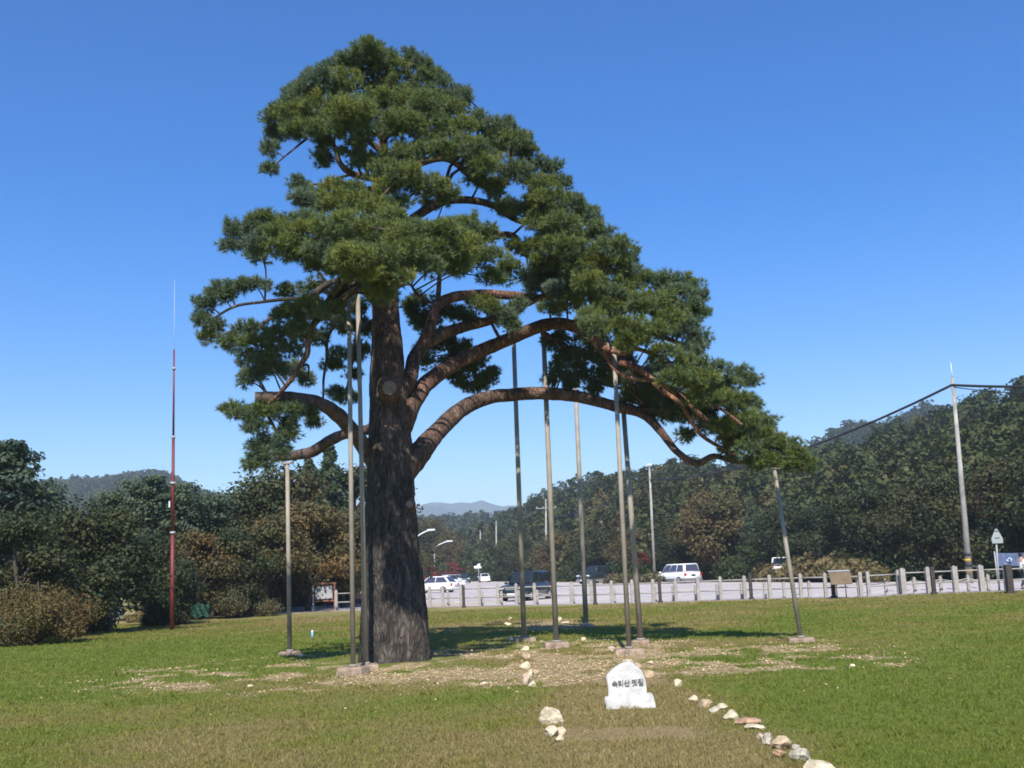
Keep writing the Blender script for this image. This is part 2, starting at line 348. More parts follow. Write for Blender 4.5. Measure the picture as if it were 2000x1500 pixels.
# ------------------------------------------------------------------ ground
TRX, TRY = ong(773, 1290).x, 21.6
def gmasks(x, y):
    n1 = fbm(x*0.55+3, y*0.55+8); n2 = fbm(x*1.9+30, y*1.9+11); n3 = fbm(x*0.22+50, y*0.22+2)
    nf = fbm(x*5+9, y*5+70, 3)
    # worn ring of chippings round the tree
    rr = np.sqrt(((x+0.5)/7.6)**2+((y-20.9)/5.0)**2)
    ring = sstep(1.12, 0.82, rr+(n1-0.5)*0.35)
    front = np.exp(-((y-18.6)/1.5)**2)*sstep(-3.6, -1.2, x)*sstep(2.6, 0.2, x)
    mid = np.exp(-((y-20.6)/1.8)**2)*sstep(-0.6, 0.6, x)*sstep(5.5, 2.5, x)
    gravel = ring*np.clip(sstep(0.47, 0.62, n2)*0.75+front*1.0*sstep(0.24, 0.40, n2)+mid*0.9*sstep(0.36, 0.50, n2), 0, 1)
    # streak to the right edge of the ring
    st = np.exp(-((y-(17.2+0.08*(x-4)))/0.35)**2)*sstep(2.8, 4, x)*sstep(6.4, 5.6, x)
    gravel = np.clip(gravel+st*sstep(0.4, 0.55, n2)*0.8, 0, 1)
    # path between the two lines of rocks
    lx = 0.30+0.1*np.sin(y*0.4); rx_ = 2.35-0.02*np.clip(y-12, 0, 40)
    path = sstep(-0.15, 0.2, x-lx+(n2-0.5)*0.4)*sstep(-0.15, 0.2, rx_-x+(n2-0.5)*0.4)*sstep(20, 17, y)
    path2 = sstep(-0.4, 0.3, x+0.1)*sstep(-0.3, 0.3, 1.75-x)*sstep(29, 32, y+(n2-.5)*3)*sstep(38.5, 36, y)
    bare = np.clip(path*sstep(0.45, 0.62, n1+0.2*np.exp(-((x-1.6)**2+(y-11.4)**2)/1.0)-0.06)*0.6+path2*0.9, 0, 1)
    dirt = np.exp(-((x+0.25)**2/0.12+(y-18.2)**2/0.2))
    # dry / lush
    dry = 0.32+1.1*(n3-0.5)+1.3*(n1-0.5)+0.5*(n2-0.5)+0.10*ring
    dry = dry+0.28*sstep(25, 38, y)-0.15*sstep(46, 52, y)*0
    dry = dry-0.55*sstep(2.2, 3.5, x)*sstep(24, 19, y)*sstep(8.5, 11.5, y)
    dry = dry+0.30*sstep(17.5, 13, y)*sstep(3.5, 1.5, x)*sstep(-6.5, -3.5, x)
    dry = dry-0.30*sstep(-3, -6, x)*sstep(40, 30, y)*sstep(11, 15, y)-0.35*np.exp(-((y-14.6)/1.6)**2)*sstep(0.4, -0.6, x)*sstep(-4, -2, x)
    dry = np.clip(dry+path*0.4, 0, 1)
    soil = sstep(-9, -1.5, y-yfence(x))*sstep(0.42, 0.62, n1)*0.55+np.exp(-((y-yfence(x)+0.9)/0.9)**2)*0.5
    return gravel, np.clip(bare+dirt*0.6, 0, 1), dry, nf, soil, path
def spaced(lo, hi, d, far, g=1.35):
    a = list(np.arange(lo, hi, d)); s = d
    while a[-1] < far: s *= g; a.append(a[-1]+s)
    s = d; b = []
    c = lo
    while c > -far: s *= g; c -= s; b.append(c)
    return np.array(b[::-1]+a)
xs = spaced(-22, 30, 0.16, 6000); ys = spaced(4, 62, 0.16, 8000)
X, Y = np.meshgrid(xs, ys)
g, bare, dry, nf, soil, pth = gmasks(X, Y)
near = sstep(70, 60, np.abs(Y-33)+0)*1.0
Z = lawn_z(X, Y)+(fbm(X*0.8, Y*0.8)-0.5)*0.05*sstep(50, 44, Y)*sstep(-2, 4, Y)*sstep(40, 28, np.abs(X))
Z = Z+0.05*np.exp(-(((X-TRX)**2+(Y-TRY)**2)/1.6))
Z = Z-0.06*sstep(0.35, 0.75, Y-yfence(X))
ny, nx = X.shape
I = (np.arange(ny-1)[:, None]*nx+np.arange(nx-1)[None])
I = np.stack([I, I+1, I+nx+1, I+nx], -1).ravel()
gm = mesh_np('ground', np.stack([X, Y, Z], -1).reshape(-1, 3), 4, I, smooth=True,
             attrs={'gravel': g, 'bare': bare, 'dry': dry, 'soil': soil})
def groundmat():
    m, nt, b = mat_new('lawn_ground')
    L = nt.links.new
    tc = nt.nodes.new('ShaderNodeNewGeometry')
    def nz(s, d=6, rgh=0.6):
        n = nt.nodes.new('ShaderNodeTexNoise'); n.inputs['Scale'].default_value = s; n.inputs['Detail'].default_value = d
        n.inputs['Roughness'].default_value = rgh; L(tc.outputs['Position'], n.inputs['Vector']); return n
    def at_(n):
        a = nt.nodes.new('ShaderNodeAttribute'); a.attribute_name = n; return a.outputs['Fac']
    def mix(f, a, b_):
        x = nt.nodes.new('ShaderNodeMix'); x.data_type = 'RGBA'
        L(f, x.inputs[0]); L(a, x.inputs[6]); L(b_, x.inputs[7]); return x.outputs[2]
    n1 = nz(9, 8, 0.7)
    green = ramp(nt, [(0.25, (0.10, 0.145, 0.022)), (0.5, (0.165, 0.205, 0.038)), (0.75, (0.23, 0.25, 0.06))]); L(n1.outputs[0], green.inputs[0])
    n2 = nz(11, 8, 0.75)
    dryc = ramp(nt, [(0.25, (0.15, 0.125, 0.045)), (0.5, (0.25, 0.205, 0.078)), (0.75, (0.37, 0.29, 0.125))]); L(n2.outputs[0], dryc.inputs[0])
    n5 = nz(1.7, 5)
    dm = nt.nodes.new('ShaderNodeMath'); dm.operation = 'ADD'; L(at_('dry'), dm.inputs[0])
    d2 = nt.nodes.new('ShaderNodeMath'); d2.operation = 'SUBTRACT'; L(n5.outputs[0], d2.inputs[0]); d2.inputs[1].default_value = 0.48; L(d2.outputs[0], dm.inputs[1])
    dr = ramp(nt, [(0.1, (0, 0, 0)), (0.85, (1, 1, 1))]); L(dm.outputs[0], dr.inputs[0])
    c = mix(dr.outputs[0], green.outputs[0], dryc.outputs[0])
    n3 = nz(14, 8, 0.8)
    soilc = ramp(nt, [(0.3, (0.30, 0.215, 0.115)), (0.7, (0.50, 0.36, 0.20))]); L(n3.outputs[0], soilc.inputs[0])
    def edged(attr, s=1.0):
        a = nt.nodes.new('ShaderNodeMath'); a.operation = 'MULTIPLY_ADD'; L(nz(6, 6, 0.75).outputs[0], a.inputs[0]); a.inputs[1].default_value = 1.1
        sb = nt.nodes.new('ShaderNodeMath'); sb.operation = 'SUBTRACT'; L(at_(attr), sb.inputs[0]); sb.inputs[1].default_value = 0.55; L(sb.outputs[0], a.inputs[2])
        r = ramp(nt, [(0.30, (0, 0, 0)), (0.62, (s, s, s))]); L(a.outputs[0], r.inputs[0]); return r.outputs[0]
    c = mix(edged('bare', 0.85), c, soilc.outputs[0]); c = mix(edged('soil', 0.7), c, soilc.outputs[0])
    vo = nt.nodes.new('ShaderNodeTexVoronoi'); vo.inputs['Scale'].default_value = 9; L(tc.outputs['Position'], vo.inputs['Vector'])
    sv = nt.nodes.new('ShaderNodeSeparateColor'); L(vo.outputs['Color'], sv.inputs[0])
    gc = ramp(nt, [(0.0, (0.24, 0.175, 0.09)), (0.4, (0.38, 0.285, 0.145)), (0.8, (0.50, 0.39, 0.21)), (1.0, (0.62, 0.50, 0.31))]); L(sv.outputs[0], gc.inputs[0])
    c = mix(edged('gravel', 0.95), c, gc.outputs[0])
    L(c, b.inputs['Base Color']); b.inputs['Roughness'].default_value = 0.95; b.inputs['Specular IOR Level'].default_value = 0.1
    bp = nt.nodes.new('ShaderNodeBump'); bp.inputs['Strength'].default_value = 1.0; bp.inputs['Distance'].default_value = 0.05
    L(nz(16, 8, 0.8).outputs[0], bp.inputs['Height']); L(bp.outputs[0], b.inputs['Normal'])
    return m
M_ground = groundmat()
tagp(link('ground', gm, None, M_ground), kind='structure')

# grass blades (stuff) --------------------------------------------------------
def make_grass():
    N = 330000
    y = 7.5+ (rng.random(N)**1.7)*46
    half = y*0.52+2.0
    x = (rng.random(N)*2-1)*half
    gr, ba, dr, nf_, so_, pt = gmasks(x, y)
    keep = (y < yfence(x)-0.5) & (rng.random(N) > np.clip(gr*1.3+ba*0.9+so_*0.9, 0, 0.97)) & (np.hypot(x-TRX, y-TRY) > 0.75)
    x, y, dr = x[keep], y[keep], dr[keep]; n = len(x)
    k = 3
    x = np.repeat(x, k)+rng.normal(size=n*k)*0.02; y = np.repeat(y, k)+rng.normal(size=n*k)*0.02; dr = np.repeat(dr, k); n = n*k
    hgt = (0.014+0.024*rng.random(n))*(1+0.008*y)*(0.55+1.1*fbm(x*2.1+7, y*2.1+3)**1.5+0.9*(fbm(x*5+1, y*5+4, 2) > 0.72)); wd = 0.0016+0.00045*y
    a = rng.random(n)*6.28; lean = rng.normal(size=(n, 2))*0.5*hgt[:, None]
    z = lawn_z(x, y)+(fbm(x*0.8, y*0.8)-0.5)*0.05-0.004
    B = np.stack([x, y, z], -1); T = np.stack([np.cos(a)*wd, np.sin(a)*wd, 0*a], -1)
    top = B+np.stack([lean[:, 0], lean[:, 1], hgt], -1)
    V = np.stack([B-T, B+T, top], 1).reshape(-1, 3)
    # tint: 0..0.5 green, 0.5..1 dry
    dd = np.clip(dr+rng.normal(size=n)*0.12, 0, 1)
    t = np.clip(0.12+0.76*dd+rng.normal(size=n)*0.10, 0, 1)
    me = mesh_np('grass', V, 3, np.arange(n*3), tint=np.repeat(t, 3))
    M = leafmat('grass_blades', [(0.0, (0.145, 0.20, 0.024)), (0.25, (0.205, 0.245, 0.036)), (0.5, (0.27, 0.255, 0.055)), (0.75, (0.30, 0.245, 0.082)), (1.0, (0.44, 0.33, 0.15))], trans=0.4)
    tagp(link('grass', me, None, M), kind='stuff')
make_grass()
def chip_mesh(pts, size, seed):
    r = np.random.default_rng(seed)
    base = np.array([[1, 0, 0], [0, 1, 0], [-1, 0, 0], [0, -1, 0], [0, 0, 0.7], [0, 0, -0.7]], float)
    F = np.array([[0, 1, 4], [1, 2, 4], [2, 3, 4], [3, 0, 4], [1, 0, 5], [2, 1, 5], [3, 2, 5], [0, 3, 5]])
    n = len(pts)
    S = size[:, None, None]*(0.6+0.8*r.random((n, 6, 1)))
    a = r.random(n)*6.28; c, s = np.cos(a), np.sin(a)
    V = base[None]*S*np.stack([0.7+0.6*r.random(n), 0.7+0.6*r.random(n), 0.5+0.6*r.random(n)], -1)[:, None]
    Vx = V[..., 0]*c[:, None]-V[..., 1]*s[:, None]; Vy = V[..., 0]*s[:, None]+V[..., 1]*c[:, None]
    V = np.stack([Vx, Vy, V[..., 2]], -1)+pts[:, None]
    I = (F[None]+np.arange(n)[:, None, None]*6).ravel()
    return V.reshape(-1, 3), I, np.repeat(r.random(n), 6)
N = 110000; x = rng.random(N)*17-9; y = 14+rng.random(N)*14
gr, ba, *_ = gmasks(x, y)
keep = rng.random(N) < np.clip(gr*0.6, 0, 1)+0.004
x, y = x[keep], y[keep]; keep = np.hypot(x-TRX, y-TRY) > 0.72; x, y = x[keep], y[keep]
V, I, t = chip_mesh(np.stack([x, y, 0.012+(fbm(x*0.8, y*0.8)-0.5)*0.05], -1), 0.009+0.024*rng.random(len(x))**4, 3)
M_chip = leafmat('stone_chippings', [(0.0, (0.27, 0.19, 0.10)), (0.5, (0.42, 0.31, 0.165)), (0.85, (0.52, 0.40, 0.22)), (1.0, (0.62, 0.51, 0.33))], trans=0.0, rough=0.9)
tagp(link('gravel', mesh_np('gravel', V, 3, I, tint=t), None, M_chip), kind='stuff')

# parking lot -------------------------------------------------------------------
lot = [onlot(q, base_y(q)) for q in (500, 655, 840, 1045, 1156, 1277, 1365, 1456, 1566, 1683, 1757, 1868, 1969, 2100, 2600)]+[
       onlot(2600, 1098), onlot(2100, 1127), onlot(1900, 1136), onlot(1600, 1137), onlot(1450, 1137), onlot(1300, 1137), onlot(1150, 1138), onlot(930, 1136), onlot(820, 1139), onlot(690, 1160), onlot(500, 1178)]
bm = bmesh.new(); vs = [bm.verts.new((p.x, p.y, LOT+0.0)) for p in lot]; f = bm.faces.new(vs)
if f.normal.z < 0: f.normal_flip()
bmesh.ops.triangulate(bm, faces=bm.faces[:]); bmesh.ops.recalc_face_normals(bm, faces=bm.faces[:])
for f in bm.faces:
    f.normal_update()
    if f.normal.z < 0: f.normal_flip()
me = bpy.data.meshes.new('parking_lot'); bm.to_mesh(me); bm.free()
tagp(link('parking_lot', me, None, M_lot), kind='structure')
bm = bmesh.new(); prev = None
for q in range(560, 2500, 20):
    p = onlot(q, base_y(q)); a = bm.verts.new((p.x, p.y-0.42, LOT+0.012)); b_ = bm.verts.new((p.x, p.y+0.30, LOT+0.012)); c_ = bm.verts.new((p.x, p.y-0.42, LOT-0.1)); d_ = bm.verts.new((p.x, p.y+0.30, LOT-0.1))
    if prev: bm.faces.new((prev[0], a, b_, prev[1])); bm.faces.new((prev[2], c_, a, prev[0])); bm.faces.new((prev[1], b_, d_, prev[3]))
    prev = (a, b_, c_, d_)
me = bpy.data.meshes.new('kerb_strip'); bm.to_mesh(me); bm.free()
tagp(link('kerb_strip', me, None, simple('kerb_concrete', (0.25, 0.215, 0.195), 0.9, var=0.15, scale=3, bump=0.3)), kind='structure')
mb = MB()
def line(a, b, wd=0.14, z=LOT+0.006):
    a = Vector(a); b = Vector(b); d = (b-a).normalized(); n = Vector((-d.y, d.x, 0))*wd/2
    q = [a-n, b-n, b+n, a+n]; mb.quad([(p.x, p.y, z) for p in q])
for i in range(16):
    x0 = -6+i*2.5; y0 = 66-0.33*(x0)
    line((x0, y0, 0), (x0-0.9, y0+5, 0))
    line((x0, y0+14, 0), (x0-0.9, y0+19, 0))
line((-7, 69, 0), (30, 57, 0)); line((-7, 84.5, 0), (22, 75, 0)); line((-6, 101, 0), (14, 95, 0)); line((-6, 120, 0), (10, 112, 0))
for (p, q) in (((1310, 1166), (1340, 1162)), ((1440, 1167), (1530, 1155)), ((1590, 1163), (1640, 1155))):
    line(onlot(*p), onlot(*q), 0.16)
tagp(mb.build('road_marking', M_line), kind='structure')
# sand patch spilled on the lot
bm = bmesh.new(); c = onlot(885, 1180)
vs = [bm.verts.new((c.x+math.cos(a)*(2.6+0.4*math.sin(5*a)), c.y+math.sin(a)*(1.3+0.2*math.sin(3*a)), LOT+0.005)) for a in np.linspace(0, 6.283, 24, endpoint=False)]
bm.faces.new(vs); me = bpy.data.meshes.new('sand_patch'); bm.to_mesh(me); bm.free()
tagp(link('sand_patch', me, None, simple('sand', (0.50, 0.36, 0.22), 0.95, var=0.1, scale=2)), kind='structure')

# ------------------------------------------------------------------ hills
def hill(name, ridge, d0, d1, zbase, drop, mat, nt_=26, ext=60, zsub=0.0, curve=1.3, nz=1.0):
    """ridge: list of (px,py); near edge at distance d0(px), ridge at d1"""
    px = np.array([r[0] for r in ridge], float); py = np.array([r[1] for r in ridge], float)
    q = np.arange(px[0], px[-1], 20.0)
    qy = np.interp(q, px, py)
    rows = []
    for a, b_ in zip(q, qy):
        dd0 = d0(a) if callable(d0) else d0; dd1 = d1(a) if callable(d1) else d1
        P = at(a, b_, dd1); zr = P.z-zsub
        sx = P.x/dd1
        col = []
        for k in range(nt_):
            t = k/(nt_-1)
            Yd = dd0+(dd1-dd0)*t
            z = zbase+(zr-zbase)*(t**curve)
            z += (float(mnoise.noise(Vector((sx*Yd*0.03, Yd*0.03, 1.7))))*6*nz)*math.sin(math.pi*min(t*1.0, 1))*min(1, (dd1-dd0)/200)
            col.append((sx*Yd, Yd, z))
        for k in range(1, 8):
            t = k/7; Yd = dd1+(dd1-dd0)*t*1.2
            col.append((sx*Yd, Yd, zr-(zr-zbase+2)*t**1.4))
        rows.append(col)
    A = np.array(rows); nx_, ny_ = A.shape[:2]
    I = (np.arange(nx_-1)[:, None]*ny_+np.arange(ny_-1)[None]); I = np.stack([I, I+ny_, I+ny_+1, I+1], -1).ravel()
    o = link(name, mesh_np(name, A.reshape(-1, 3), 4, I, smooth=True), None, mat); tagp(o, kind='structure')
    return A, nt_
def crown_pts(n, seed, kind='round'):
    """unit-tree crown sample points with normals; z in 0..1, radius about .5"""
    r = np.random.default_rng(seed)
    P = []; Nn = []
    nl = 7 if kind == 'round' else 9
    for i in range(nl):
        if kind == 'round':
            c = np.array([r.normal()*0.2, r.normal()*0.2, 0.45+0.28*r.random()]); s = np.array([0.28, 0.28, 0.22])*(0.7+0.6*r.random())
        elif kind == 'cone':
            h = i/nl; a = r.random()*6.28; c = np.array([math.cos(a)*0.16*(1-h), math.sin(a)*0.16*(1-h), 0.2+0.72*h]); s = np.array([0.33*(1-h)+0.06, 0.33*(1-h)+0.06, 0.10])
        else:   # tiers
            h = i/nl; a = r.random()*6.28; rad = 0.25*(1-h*0.6); c = np.array([math.cos(a)*rad, math.sin(a)*rad, 0.35+0.55*h]); s = np.array([0.26*(1-h*0.5), 0.26*(1-h*0.5), 0.09])
        m_ = n//nl
        u = r.normal(size=(m_, 3)); u /= np.linalg.norm(u, axis=1)[:, None]; u[:, 2] = np.where(u[:, 2] < -0.3, -u[:, 2], u[:, 2])
        rr = 0.72+0.35*r.random((m_, 1))
        P.append(c+u*s*rr); Nn.append(u)
    return np.vstack(P), np.vstack(Nn)
def forest(name, A, ntt, count, h, q, leaf, seed, tlo=0.0, thi=1.0, tbias=1.0, tint_fn=None, mat=None, kinds=('round', 'tier', 'cone')):
    r = np.random.default_rng(seed); Vs = []; Is = []; Ts = []; n0 = 0
    temps = [crown_pts(q, 50+seed+i, kinds[i % len(kinds)]) for i in range(9)]
    nx_ = A.shape[0]
    global rng
    for i in range(count):
        a = r.random()*(nx_-1.001); t = (tlo+(thi-tlo)*r.random()**tbias)*(ntt-1.001)
        i0 = int(a); j0 = int(t); fa = a-i0; ft = t-j0
        p = (A[i0, j0]*(1-fa)+A[i0+1, j0]*fa)*(1-ft)+(A[i0, j0+1]*(1-fa)+A[i0+1, j0+1]*fa)*ft
        P, Nn = temps[i % 9]; hh = h*(0.7+0.6*r.random()); ww = hh*(0.75+0.35*r.random())
        an = r.random()*6.28; c, s = math.cos(an), math.sin(an)
        Q = np.stack([(P[:, 0]*c-P[:, 1]*s)*ww, (P[:, 0]*s+P[:, 1]*c)*ww, P[:, 2]*hh-hh*0.15], -1)+p
        V, I = quads(Q, leaf*(0.7+0.6*r.random(len(Q))), Nn+np.array([0, 0, 0.4]), 0.4)
        base = r.random() if tint_fn is None else tint_fn(p, r)
        Vs.append(V); Is.append(I+n0); n0 += len(V); Ts.append(np.repeat(np.clip(base+r.normal(size=len(Q))*0.05, 0, 1), 4))
    me = mesh_np(name, np.vstack(Vs), 4, np.concatenate(Is), tint=np.concatenate(Ts))
    tagp(link(name, me, None, mat or M_forest), kind='stuff')

def treeline_d(px):   # distance of the woodland edge right of the lot
    return float(np.interp(px, [700, 880, 950, 1100, 1300, 1450, 1600, 1750, 1900, 2050, 2500], [230, 225, 200, 150, 116, 100, 86, 76, 70, 64, 50]))
near_ridge = [(840, 1062), (900, 1040), (960, 1012), (1000, 990), (1060, 955), (1100, 938), (1150, 925), (1200, 917), (1300, 902), (1400, 893), (1500, 890), (1600, 872), (1700, 842), (1800, 812), (1880, 788), (1950, 752), (2000, 734), (2200, 660), (2700, 560)]
A1, n1_ = hill('near_hill', near_ridge, lambda p: treeline_d(p)+6, lambda p: float(np.interp(p, [840, 1100, 1300, 2000, 2700], [430, 330, 260, 230, 200])), -0.3, 0, M_hillsoil, zsub=5.0, curve=0.95, nz=0.7)
def tfn(p, r):
    v = float(mnoise.noise(Vector((p[0]*0.02, p[1]*0.02, 4))))
    k = 0.42+0.25*v+r.normal()*0.17
    if p[2] < 9: k += 0.12
    return k
forest('near_hill_forest', A1, n1_, 1900, 6.2, 330, 0.25, 1, tbias=1.25, tint_fn=tfn)
A2, n2_ = hill('far_hill', [(1380, 950), (1500, 905), (1560, 872), (1590, 853), (1620, 834), (1660, 820), (1690, 816), (1720, 823), (1760, 806), (1800, 781), (1815, 777), (1835, 788), (1850, 784), (1880, 800), (1960, 790), (2100, 760), (2400, 730)], 380, 620, -0.3, 0, M_hillsoil, zsub=6, curve=1.0, nz=0.3)
forest('far_hill_forest', A2, n2_, 1500, 8, 110, 0.6, 2, tlo=0.4, tbias=0.8, tint_fn=lambda p, r: 0.3+r.normal()*0.12)
A3, n3_ = hill('middle_hill', [(560, 1060), (700, 1035), (780, 1015), (830, 1008), (880, 1006), (930, 1003), (980, 1000), (1020, 990), (1060, 975), (1200, 950), (1400, 940)], 330, 700, -0.3, 0, M_hillsoil, zsub=6, curve=1.1, nz=0.3)
forest('middle_hill_forest', A3, n3_, 1700, 8.5, 130, 0.6, 3, tint_fn=lambda p, r: 0.32+r.normal()*0.13)
A4, n4_ = hill('left_hill', [(-600, 1010), (-300, 990), (-100, 960), (0, 940), (60, 935), (100, 931), (150, 925), (200, 926), (250, 916), (290, 912), (320, 914), (350, 926), (380, 944), (420, 962), (470, 980), (560, 1005), (700, 1040)], 380, 850, -0.3, 0, M_hillsoil, zsub=7, curve=1.0, nz=0.8)
forest('left_hill_forest', A4, n4_, 5200, 7, 60, 0.75, 4, tlo=0.25, tbias=0.75, tint_fn=lambda p, r: 0.25+r.normal()*0.12)
M_mount = simple('mountain', (0.05, 0.065, 0.05), 0.95, var=0.35, scale=0.004, bump=1.0, bscale=0.03)
A5, n5_ = hill('mountains', [(520, 1030), (700, 1000), (780, 995), (815, 990), (828, 983), (845, 981), (870, 981), (888, 986), (900, 981), (912, 980), (925, 984), (935, 978), (948, 975), (958, 983), (975, 989), (990, 989), (1010, 985), (1040, 992), (1120, 1000), (1400, 1010)], 1800, 3200, -0.3, 0, M_mount, zsub=0, curve=1.0, nz=9.0)

# ------------------------------------------------------------------ trees
def ztop(cm):
    z = np.empty(len(cm.vertices)*3, np.float32); cm.vertices.foreach_get('co', z); return float(np.percentile(z[2::3], 99.3))
def tree_meshes(kind, seed, h, w, nleaf, leaf, mat, lobes=16, base=0.15, trunk_r=0.14, spread=1.0):
    r = np.random.default_rng(seed)
    P = []; Nn = []; T = []
    wood = NP()
    tp = [(0, 0, -0.1), (r.normal()*0.1, r.normal()*0.1, h*0.3), (r.normal()*0.15, r.normal()*0.15, h*0.6), (0, 0, h*0.9)]
    a_, b_ = resample(tp, [trunk_r*1.3, trunk_r, trunk_r*0.6, trunk_r*0.15], 4); wood.add(*tube_np(a_, b_, 8))
    for i in range(lobes):
        k = (i+0.5)/lobes
        if kind == 'broad':
            z = base+(0.92-base)*r.random()**0.8
            env = math.sin(math.pi*min(0.97, max(0.12, (z-base*0.4)/(1-base*0.4)))**0.75)
            a = r.random()*6.28; rad = env*(0.25+0.65*r.random()**0.6)
            c = np.array([math.cos(a)*rad*w/2, math.sin(a)*rad*w/2, z*h*0.92])
            s = np.array([w*0.20, w*0.20, h*0.10])*(0.7+0.7*r.random())
        elif kind == 'cone':
            z = base+(0.97-base)*k; rad = (1-z)**0.8*0.8; a = i*2.4+r.random()
            c = np.array([math.cos(a)*rad*w*0.35, math.sin(a)*rad*w*0.35, z*h]); s = np.array([w*0.26*(1.1-z), w*0.26*(1.1-z), h*0.05])*(0.8+0.5*r.random())
        elif kind == 'pine':
            z = base+(0.97-base)*k; rad = (1.05-z)**0.6*(0.6+0.5*r.random()); a = i*2.4+r.random()
            c = np.array([math.cos(a)*rad*w*0.42, math.sin(a)*rad*w*0.42, z*h+0.02*h]); s = np.array([w*0.17, w*0.17, h*0.045])*(0.7+0.7*r.random())
        else:   # bush
            a = r.random()*6.28; rad = r.random()**0.5; c = np.array([math.cos(a)*rad*w*0.36, math.sin(a)*rad*w*0.36, h*(0.18+0.55*r.random()*(1-0.5*rad*rad))]); s = np.array([w*0.17, w*0.17, h*0.22])*(0.7+0.5*r.random())
        m_ = nleaf*5//2//lobes
        u = r.normal(size=(m_, 3)); u /= np.linalg.norm(u, axis=1)[:, None]
        rr = (r.random((m_, 1)))**0.4*(1+0.25*np.sin(u[:, :1]*7+i)*np.cos(u[:, 1:2]*6))
        P.append(c+u*s*rr); Nn.append(u*0.6+np.array([0, 0, 0.5])); T.append(np.ones(m_)*(0.2+0.6*r.random())+r.normal(size=m_)*0.09)
        if kind != 'bush' or i % 2 == 0:
            z0 = max(0.12*h, c[2]-0.35*math.hypot(c[0], c[1])-0.1*h) if kind == 'broad' else (c[2]-0.03*h if kind != 'bush' else 0.0)
            sx = np.interp(z0, [q[2] for q in tp], [q[0] for q in tp]); sy = np.interp(z0, [q[2] for q in tp], [q[1] for q in tp])
            mid = (np.array([sx, sy, z0])+c)/2+np.array([0, 0, 0.05*h])
            br = trunk_r*0.35
            a_, b_ = resample([(sx, sy, z0), mid, c], [br, br*0.6, br*0.2], 3); wood.add(*tube_np(a_, b_, 6))
    P = np.vstack(P); Nn = np.vstack(Nn); T = np.clip(np.concatenate(T), 0, 1)
    P[:, 2] = np.maximum(P[:, 2], 0.05)
    V, I = quads(P, leaf*0.62*(0.6+0.8*r.random(len(P))), Nn, 0.4, 1.5)
    cm = mesh_np('crown', V, 4, I, tint=np.repeat(T, 4)); cm.materials.append(mat)
    wm = wood.mesh('trunk'); wm.materials.append(M_bark2)
    return cm, wm
def put_tree(name, tpl, loc, label, cat='tree', group=None, s=1.0, rz=0.0, sz=None):
    cm, wm = tpl
    t = thing(name, label, cat, loc, rz, group); t.scale = (s, s, s if sz is None else sz)
    link('crown' if name != 'bush' else 'foliage', cm, t); link('trunk' if name != 'bush' else 'stem', wm, t)
    return t
TB = [tree_meshes('broad', 10+i, 7.0, 6.2, 5200, 0.105, M_broad, lobes=26, base=0.12) for i in range(4)]
TP = [tree_meshes('pine', 20+i, 8.0, 5.2, 5200, 0.10, M_conif, lobes=34, base=0.15) for i in range(3)]
TC = [tree_meshes('cone', 30+i, 8.0, 4.2, 4200, 0.11, M_conif, lobes=26, base=0.05) for i in range(2)]
TO = [tree_meshes('broad', 40+i, 7.0, 6.4, 5200, 0.105, M_orange, lobes=26, base=0.16) for i in range(2)]
TR = [tree_meshes('broad', 45, 3.0, 3.0, 1500, 0.10, M_redleaf, lobes=12, base=0.3)]
def tz(base, top, Y, px):   # height from photo pixels
    return at(px, top, Y).z-base
ORD = ['first', 'second', 'third', 'fourth', 'fifth', 'sixth', 'seventh', 'eighth', 'ninth', 'tenth', 'eleventh', 'twelfth', 'thirteenth', 'fourteenth', 'fifteenth', 'sixteenth', 'seventeenth', 'eighteenth', 'nineteenth', 'twentieth', 'twenty-first', 'twenty-second', 'twenty-third', 'twenty-fourth', 'twenty-fifth', 'twenty-sixth', 'twenty-seventh', 'twenty-eighth', 'twenty-ninth', 'thirtieth']
GL = 'trees along the left edge of the lawn'
